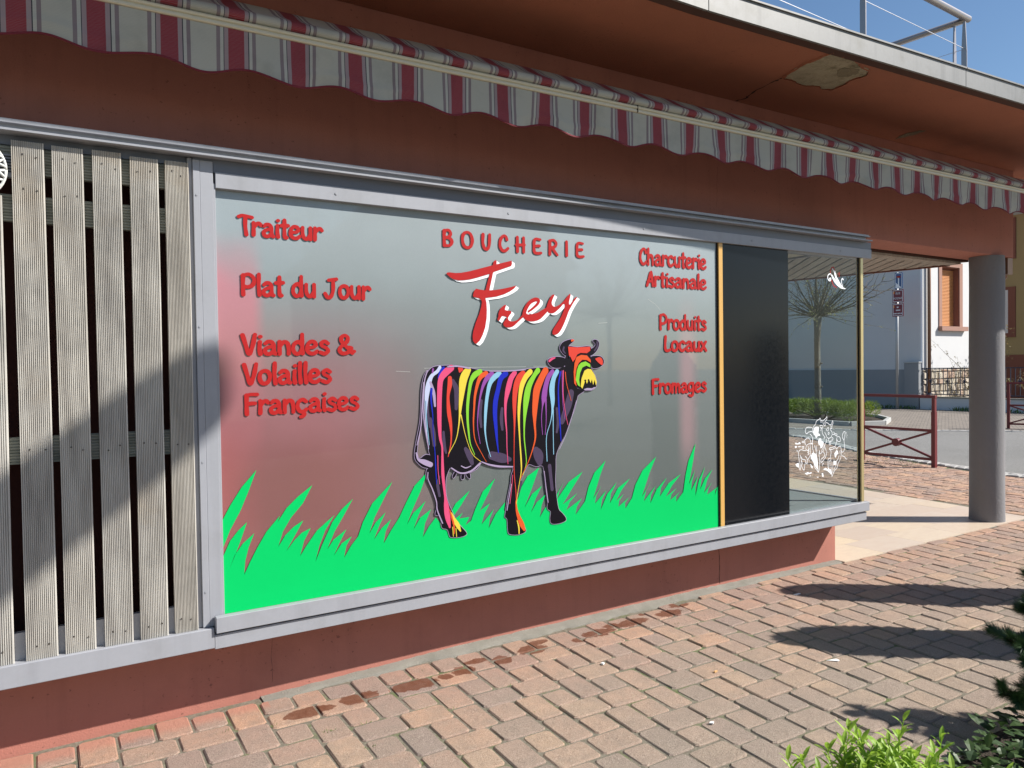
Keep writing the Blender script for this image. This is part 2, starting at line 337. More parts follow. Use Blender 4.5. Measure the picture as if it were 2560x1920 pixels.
c = ramp(t, noise(t, 60, 4, .7, P), [(.3,(.12,.105,.075,1)), (.7,(.25,.22,.17,1))])
c = mixc(t, ramp(t, noise(t, 3.5, 5, .7, P), [(.54,(0,0,0,1)), (.66,(.75,.75,.75,1))]), c, (.10,.15,.03,1))
L(t, c, b.inputs['Base Color']); b.inputs['Roughness'].default_value = 1; bump(t, b, noise(t, 200, 3, .6, P), 1, .006); M['joint'] = m
m, t, b = newmat('asphalt'); P = pos(t)
c = ramp(t, noise(t, 110, 3, .75, P), [(.3,(.10,.098,.092,1)), (.52,(.19,.185,.175,1)), (.68,(.40,.39,.37,1))])
c = mixc(t, ramp(t, noise(t, .6, 5, .6, P), [(.45,(0,0,0,1)), (.7,(.4,.4,.4,1))]), c, (.13,.125,.115,1))
L(t, c, b.inputs['Base Color']); b.inputs['Roughness'].default_value = .95; bump(t, b, noise(t, 110, 3, .7, P), .6, .008); M['asphalt'] = m
m, t, b = newmat('far_brick_paving'); P = pos(t)
mp = N(t, 'ShaderNodeMapping'); L(t, P, mp.inputs[0]); mp.inputs['Rotation'].default_value = (0,0,R(62))
br = N(t, 'ShaderNodeTexBrick'); L(t, mp.outputs[0], br.inputs[0]); br.inputs['Scale'].default_value = 3.2; br.inputs['Mortar Size'].default_value = .03
br.inputs['Color1'].default_value = (.27,.23,.19,1); br.inputs['Color2'].default_value = (.20,.17,.145,1); br.inputs['Mortar'].default_value = (.07,.06,.05,1)
c = mixc(t, ramp(t, noise(t, 3, 5, .7, P), [(.45,(0,0,0,1)), (.75,(.6,.6,.6,1))]), br.outputs[0], (.30,.26,.21,1)); L(t, c, b.inputs['Base Color']); b.inputs['Roughness'].default_value = .95; M['farpave'] = m
m, t, b = newmat('pale_floor_tile'); P = pos(t); rnd = N(t, 'ShaderNodeObjectInfo').outputs['Random']
c = ramp(t, rnd, [(0,(.60,.50,.40,1)), (.3,(.52,.43,.36,1)), (.55,(.66,.55,.40,1)), (.75,(.55,.47,.40,1)), (1,(.62,.50,.36,1))])
c = mixc(t, ramp(t, noise(t, 7, 5, .65, vmul(t, P, (1,2.5,1))), [(.4,(0,0,0,1)), (.8,(.45,.45,.45,1))]), c, (.48,.36,.28,1))
L(t, c, b.inputs['Base Color']); b.inputs['Roughness'].default_value = .42; M['tile'] = m
# rubble stone of the far house
m, t, b = newmat('rubble_stone'); P = pos(t); rnd = N(t, 'ShaderNodeObjectInfo').outputs['Random']
c = ramp(t, rnd, [(0,(.50,.44,.34,1)), (.35,(.36,.30,.23,1)), (.6,(.58,.52,.42,1)), (1,(.44,.30,.22,1))]); L(t, c, b.inputs['Base Color']); b.inputs['Roughness'].default_value = .95; M['rubble'] = m
# foliage
def leafm(name, c0, c1, tr=.35, rough=.5):
    m, t, b = newmat(name); P = pos(t)
    rnd = noise(t, 9, 3, .6, P); r2 = N(t, 'ShaderNodeNewGeometry').outputs['Random Per Island']
    c = mixc(t, mathn(t, 'ADD', S(t, rnd, .6), S(t, r2, .5, -.05)), c0, c1); L(t, c, b.inputs['Base Color']); b.inputs['Roughness'].default_value = rough
    tl = N(t, 'ShaderNodeBsdfTranslucent'); L(t, c, tl.inputs[0]); mx = N(t, 'ShaderNodeMixShader'); mx.inputs[0].default_value = tr
    L(t, b.outputs[0], mx.inputs[1]); L(t, tl.outputs[0], mx.inputs[2]); L(t, mx.outputs[0], t.nodes['Material Output'].inputs[0]); return m
M['leaf'] = leafm('bright_leaf', (.20,.38,.03,1), (.46,.62,.09,1), .45)
M['needle'] = leafm('pine_needle', (.018,.045,.014,1), (.05,.10,.03,1), .1, .45)
M['ivy'] = leafm('dark_ground_leaf', (.02,.05,.015,1), (.07,.12,.03,1), .2)
M['shrub'] = leafm('yew_green', (.10,.17,.02,1), (.26,.33,.04,1), .3)
M['bud'] = leafm('young_leaf', (.24,.26,.07,1), (.45,.42,.16,1), .4)
M['rose'] = leafm('rose_leaf', (.10,.12,.04,1), (.30,.20,.08,1), .3)

# measured outlines of the flat prints, metres on the facade (x, z)
TEXT=[["Traiteur",0.8535,1.2414,2.2256,0.0959],["Plat du Jour",0.8583,1.4821,1.9516,0.1012],["Viandes &",0.8588,1.3896,1.6777,0.101],["Volailles",0.8628,1.2745,1.5405,0.1018],["Françaises",0.8624,1.413,1.4024,0.0997],["BOUCHERIE",1.8998,2.8369,2.2489,0.093],["Charcuterie",3.2854,3.8696,2.2368,0.1056],["Artisanale",3.3407,3.8688,2.103,0.0994],["Produits",3.4453,3.8672,1.831,0.1014],["Locaux",3.4868,3.8654,1.6921,0.1018],["Fromages",3.3745,3.8629,1.4212,0.0996]]
NAMEPOLY=[[[1.9167,2.1035],[1.9242,2.1105],[1.9414,2.1114],[1.9711,2.1095],[2.0061,2.1127],[2.0619,2.1246],[2.205,2.1649],[2.3305,2.198],[2.3323,2.1807],[2.3267,2.168],[2.2123,2.1284],[2.1884,2.1176],[2.1022,2.0912],[2.0611,2.0803],[2.0205,2.0739],[1.9903,2.0715],[1.9581,2.0765],[1.9361,2.0872]],[[2.2123,2.187],[2.223,2.1944],[2.2314,2.1914],[2.2306,2.1723],[2.2189,2.14],[2.2069,2.1213],[2.1815,2.0233],[2.1554,2.0222],[2.1719,2.0746],[2.1885,2.1248],[2.2066,2.1664]],[[2.0775,1.9968],[2.0855,2.0193],[2.0986,2.0319],[2.1217,2.0275],[2.158,2.0246],[2.2159,2.0293],[2.2694,2.0383],[2.3236,2.0507],[2.3593,2.0606],[2.3453,2.0439],[2.3178,2.0267],[2.2796,2.0092],[2.2259,1.9935],[2.1521,1.9827],[2.1209,1.9806],[2.0798,1.9858]],[[2.1106,1.9847],[2.1547,1.9863],[2.1621,1.9574],[2.164,1.9171],[2.1616,1.8721],[2.1519,1.8225],[2.1356,1.7819],[2.1169,1.7504],[2.0959,1.7324],[2.0831,1.7346],[2.0731,1.7501],[2.071,1.7723],[2.0766,1.8035],[2.0928,1.8483],[2.1142,1.8934],[2.1278,1.934],[2.1335,1.961],[2.1259,1.9741]],[[2.2376,1.8988],[2.2487,1.924],[2.2623,1.938],[2.2813,1.9491],[2.2883,1.947],[2.2837,1.9341],[2.2809,1.9227],[2.2943,1.9185],[2.3186,1.9169],[2.3223,1.9055],[2.3101,1.8915],[2.3,1.8752],[2.3096,1.8617],[2.3367,1.8586],[2.3699,1.8722],[2.4008,1.9006],[2.4135,1.894],[2.3697,1.8583],[2.3363,1.8324],[2.3089,1.8241],[2.2819,1.8269],[2.2687,1.8403],[2.2743,1.8564],[2.2925,1.8796],[2.2668,1.8872],[2.256,1.881],[2.2423,1.8603],[2.2306,1.8669],[2.2373,1.8851]],[[2.5628,1.9425],[2.5779,1.9807],[2.5987,2.0122],[2.6152,2.02],[2.621,2.0155],[2.6101,1.9961],[2.601,1.9721],[2.6083,1.9543],[2.627,1.9501],[2.6566,1.962],[2.6866,1.9845],[2.7108,2.0093],[2.7321,2.0284],[2.738,2.0224],[2.7335,2.0054],[2.7253,1.9762],[2.7341,1.9659],[2.7649,2.0017],[2.782,2.012],[2.7844,2.0072],[2.7584,1.9773],[2.7276,1.9329],[2.7152,1.9086],[2.6967,1.8697],[2.6722,1.8261],[2.648,1.7971],[2.6243,1.7863],[2.6097,1.7881],[2.6029,1.7966],[2.6102,1.8204],[2.6372,1.8542],[2.6673,1.893],[2.6918,1.9415],[2.6951,1.9608],[2.6863,1.9677],[2.6562,1.9405],[2.6206,1.9157],[2.5971,1.9103],[2.5768,1.9145],[2.5684,1.9285]]]
NAMESTROKE=[[[2.4062,1.8938,0.0233],[2.4179,1.9289,0.0234],[2.4465,1.9669,0.0225],[2.4835,1.9859,0.0226],[2.509,1.9831,0.0194],[2.503,1.9641,0.017],[2.4714,1.9374,0.0136],[2.4401,1.9179,0.0123]],[[2.4102,1.9009,0.0245],[2.4256,1.885,0.0335],[2.4592,1.8811,0.0417],[2.5047,1.8915,0.041],[2.5393,1.9135,0.0321],[2.5685,1.9332,0.0231]]]
NAMEOFF=[0.0204,-0.0103]
GRASS=[[0.7495,0.9245],[0.7898,0.9895],[0.8434,1.0703],[0.9103,1.1426],[0.8745,1.051],[0.8359,0.9629],[0.7874,0.8769],[0.7468,0.7965],[0.746,0.7592],[0.7864,0.8287],[0.8235,0.8724],[0.863,0.9054],[0.8329,0.8224],[0.8055,0.7559],[0.7816,0.7023],[0.8056,0.7613],[0.8431,0.8102],[0.8947,0.8503],[0.869,0.7904],[0.8519,0.7275],[0.8453,0.6643],[0.8728,0.7189],[0.906,0.7798],[0.9505,0.8508],[1.0141,0.9184],[1.0025,0.8886],[1.0458,0.9504],[1.1029,1.0004],[1.1724,1.0479],[1.1248,0.9643],[1.0671,0.9033],[1.0269,0.8411],[1.0034,0.7718],[1.0376,0.823],[1.0774,0.8571],[1.1255,0.8828],[1.088,0.8221],[1.0394,0.7445],[1.0818,0.7947],[1.1163,0.8241],[1.1601,0.8412],[1.1269,0.7831],[1.1061,0.7124],[1.1378,0.7589],[1.1911,0.8259],[1.2782,0.8901],[1.2319,0.8208],[1.2012,0.7502],[1.1799,0.6732],[1.2128,0.7486],[1.268,0.8566],[1.317,0.9146],[1.3762,0.9607],[1.3285,0.8843],[1.279,0.809],[1.2382,0.7244],[1.2723,0.7694],[1.3392,0.813],[1.3017,0.7481],[1.2707,0.6886],[1.3137,0.7464],[1.3664,0.7745],[1.3376,0.7315],[1.3243,0.6727],[1.3618,0.7282],[1.3995,0.7701],[1.4255,0.8376],[1.4773,0.9265],[1.5878,1.0255],[1.5345,0.9323],[1.4885,0.8538],[1.458,0.7744],[1.4943,0.8293],[1.5487,0.8732],[1.513,0.8091],[1.4825,0.7414],[1.5255,0.7956],[1.5777,0.8337],[1.5469,0.7749],[1.5342,0.7142],[1.5766,0.7772],[1.6234,0.838],[1.6643,0.9125],[1.7125,0.9932],[1.7883,1.0603],[1.7456,0.9593],[1.6967,0.8662],[1.6648,0.7941],[1.7032,0.8532],[1.7745,0.9069],[1.7325,0.8375],[1.7016,0.7651],[1.7431,0.824],[1.8052,0.8602],[1.7696,0.7899],[1.7547,0.7176],[1.7898,0.7689],[1.832,0.8136],[1.8661,0.7719],[1.9017,0.7991],[1.9529,0.8754],[2.0408,0.9364],[1.9887,0.8652],[1.9374,0.8075],[1.9226,0.7777],[1.9951,0.8199],[1.9729,0.7907],[2.0353,0.7923],[2.0113,0.7516],[2.0452,0.7693],[2.0758,0.8365],[2.1219,0.922],[2.2015,0.986],[2.1593,0.9118],[2.1007,0.8182],[2.1658,0.8526],[2.1271,0.7919],[2.1113,0.742],[2.191,0.8172],[2.1643,0.7681],[2.1559,0.7144],[2.2027,0.7897],[2.2653,0.8485],[2.2567,0.8033],[2.2795,0.7743],[2.3516,0.8593],[2.3765,0.9235],[2.4175,0.98],[2.4994,1.0229],[2.4571,0.9293],[2.3937,0.8013],[2.4481,0.8762],[2.5175,0.9168],[2.472,0.8468],[2.4382,0.7694],[2.4798,0.8256],[2.5414,0.8641],[2.5123,0.8018],[2.4997,0.7353],[2.5368,0.7855],[2.6044,0.833],[2.6738,0.9228],[2.6389,0.8708],[2.6246,0.8281],[2.7082,0.9196],[2.8139,0.9732],[2.7423,0.8885],[2.6632,0.7923],[2.7714,0.8479],[2.7149,0.8006],[2.6883,0.7548],[2.8061,0.8148],[2.7666,0.7671],[2.7572,0.7219],[2.7929,0.7571],[2.8288,0.7927],[2.8569,0.8775],[2.903,0.9585],[2.9898,1.0257],[2.9482,0.9403],[2.8916,0.8031],[2.9563,0.8752],[2.9154,0.822],[2.9038,0.7705],[2.9926,0.843],[2.9587,0.789],[2.9486,0.7284],[3.0015,0.8205],[3.0771,0.8855],[3.0293,0.8177],[3.021,0.7608],[3.0859,0.8483],[3.1858,0.9004],[3.1141,0.831],[3.0697,0.7701],[3.1327,0.8073],[3.0942,0.7675],[3.088,0.7318],[3.1764,0.7838],[3.1414,0.7508],[3.1448,0.7153],[3.1995,0.7755],[3.2298,0.8566],[3.2897,0.9401],[3.4047,1.0177],[3.349,0.9202],[3.2815,0.7745],[3.3684,0.8706],[3.3176,0.811],[3.2968,0.7431],[3.3981,0.8332],[3.357,0.7772],[3.3523,0.7252],[3.4079,0.8097],[3.4967,0.8771],[3.4445,0.8137],[3.4336,0.7588],[3.5107,0.8378],[3.6225,0.889],[3.5416,0.8196],[3.4868,0.7534],[3.5833,0.8003],[3.5367,0.7635],[3.5237,0.7267],[3.6146,0.7742],[3.5784,0.747],[3.5758,0.7105],[3.6422,0.7683],[3.665,0.8776],[3.6919,0.9684],[3.7583,1.0804],[3.7351,0.965],[3.6942,0.8129],[3.7517,0.9044],[3.7203,0.826],[3.7152,0.7704],[3.7774,0.8599],[3.7546,0.7916],[3.7538,0.7291],[3.7881,0.8355],[3.8443,0.9171],[3.8124,0.8411],[3.7982,0.7686],[3.8434,0.8383],[3.9157,0.8954],[3.8655,0.8284],[3.8333,0.743],[3.9102,0.8085],[3.876,0.772],[3.8643,0.7289],[3.9664,0.7713],[3.9411,0.7498],[3.9362,0.7168],[3.994,0.7847]]
COW={"body":[[1.8092,1.5959],[1.8361,1.6106],[1.8823,1.6156],[1.9526,1.6149],[2.016,1.6072],[2.0642,1.5982],[2.1213,1.5882],[2.1876,1.5822],[2.2894,1.5822],[2.3676,1.5848],[2.4473,1.5933],[2.5195,1.5969],[2.5928,1.5915],[2.6487,1.5908],[2.6913,1.5994],[2.7234,1.5224],[2.7803,1.471],[2.8337,1.4579],[2.7894,1.4321],[2.7775,1.4131],[2.7591,1.352],[2.7195,1.2768],[2.685,1.202],[2.6415,1.136],[2.6172,1.0806],[2.6141,1.0086],[2.6101,0.9329],[2.618,0.8407],[2.6309,0.7706],[2.6541,0.7451],[2.6801,0.7152],[2.6798,0.6945],[2.6296,0.6844],[2.5783,0.6914],[2.5696,0.7244],[2.5748,0.7602],[2.552,0.7809],[2.5526,0.8172],[2.5445,0.886],[2.532,0.9627],[2.5239,1.0296],[2.474,1.0322],[2.4276,1.0478],[2.4022,1.0187],[2.3676,0.9552],[2.3452,0.8762],[2.3352,0.8035],[2.3467,0.758],[2.375,0.7139],[2.3975,0.6814],[2.3919,0.6636],[2.3476,0.6559],[2.2929,0.6652],[2.2794,0.6853],[2.2753,0.7517],[2.261,0.7665],[2.2676,0.8037],[2.2817,0.8753],[2.3002,0.9467],[2.3071,0.9974],[2.3165,1.0384],[2.229,1.0463],[2.1619,1.0633],[2.1166,1.0819],[2.0873,1.0522],[2.0421,1.0333],[1.9978,1.0293],[1.9621,1.0415],[1.927,1.0655],[1.9176,1.0648],[1.8964,1.0193],[1.8923,0.9641],[1.9005,0.9006],[1.9344,0.8201],[1.955,0.7756],[1.9808,0.7478],[2.0122,0.7121],[2.0104,0.6981],[1.9758,0.6913],[1.9204,0.6972],[1.9096,0.7112],[1.8977,0.742],[1.8652,0.7572],[1.857,0.8172],[1.828,0.8282],[1.8346,0.8557],[1.8382,0.8864],[1.8238,0.9362],[1.8018,0.9866],[1.7798,1.0284],[1.7821,1.0706],[1.7996,1.0726],[1.8219,1.0397],[1.8267,1.0944],[1.801,1.1513],[1.7905,1.2],[1.7732,1.2831],[1.765,1.3721],[1.7632,1.4334],[1.7721,1.508],[1.7859,1.5622]],"tail":[[1.7976,1.5858],[1.7779,1.5419],[1.7672,1.4877],[1.7627,1.4062],[1.7549,1.3113],[1.7401,1.2374],[1.7284,1.1702],[1.7404,1.1319],[1.7745,1.1499],[1.8084,1.1405],[1.8342,1.0869],[1.8352,1.0593],[1.8203,1.0385],[1.7996,1.0726],[1.7583,1.0876],[1.7303,1.1123],[1.7158,1.1338],[1.715,1.1711],[1.7298,1.2448],[1.7477,1.3253],[1.7552,1.4065],[1.7598,1.4947],[1.7729,1.5556],[1.7901,1.5859]],"head":[[2.699,1.6681],[2.7122,1.7193],[2.7841,1.7156],[2.8791,1.7197],[2.8834,1.6753],[2.8826,1.6206],[2.8871,1.5893],[2.9162,1.5419],[2.9256,1.5025],[2.9182,1.4752],[2.8781,1.4567],[2.8191,1.4614],[2.7803,1.4733],[2.7497,1.491],[2.7234,1.5208],[2.7002,1.5611],[2.6896,1.6147],[2.6921,1.6528]],"ear":[[2.5677,1.6347],[2.5799,1.6496],[2.6218,1.6592],[2.6686,1.6568],[2.6939,1.6452],[2.6934,1.6108],[2.6582,1.5952],[2.6114,1.5958],[2.5793,1.612]],"ear2":[[2.8811,1.6519],[2.9111,1.6635],[2.9612,1.6593],[2.9831,1.6355],[2.9756,1.608],[2.9299,1.5888],[2.8881,1.5956]],"horn":[[2.6858,1.6696],[2.6616,1.6925],[2.6554,1.7176],[2.6775,1.7443],[2.7176,1.7583],[2.7511,1.7616],[2.7576,1.7501],[2.7315,1.7331],[2.7149,1.7139],[2.7183,1.6833],[2.7018,1.6665]],"horn2":[[2.8768,1.6971],[2.9069,1.7159],[2.9201,1.7339],[2.9005,1.7518],[2.9126,1.7613],[2.9375,1.7552],[2.9493,1.7364],[2.9388,1.7065],[2.9133,1.6791],[2.8813,1.6659]],"teats":[[1.9341,1.023],[1.952,1.0494],[1.9646,1.0448],[1.9434,1.0137]],"teats2":[[1.9877,1.0041],[1.9914,1.0334],[2.0074,1.032],[2.0037,1.0041]],"teats3":[[2.0178,1.0262],[2.0381,1.0336],[2.0441,1.0062],[2.0335,1.0036]]}
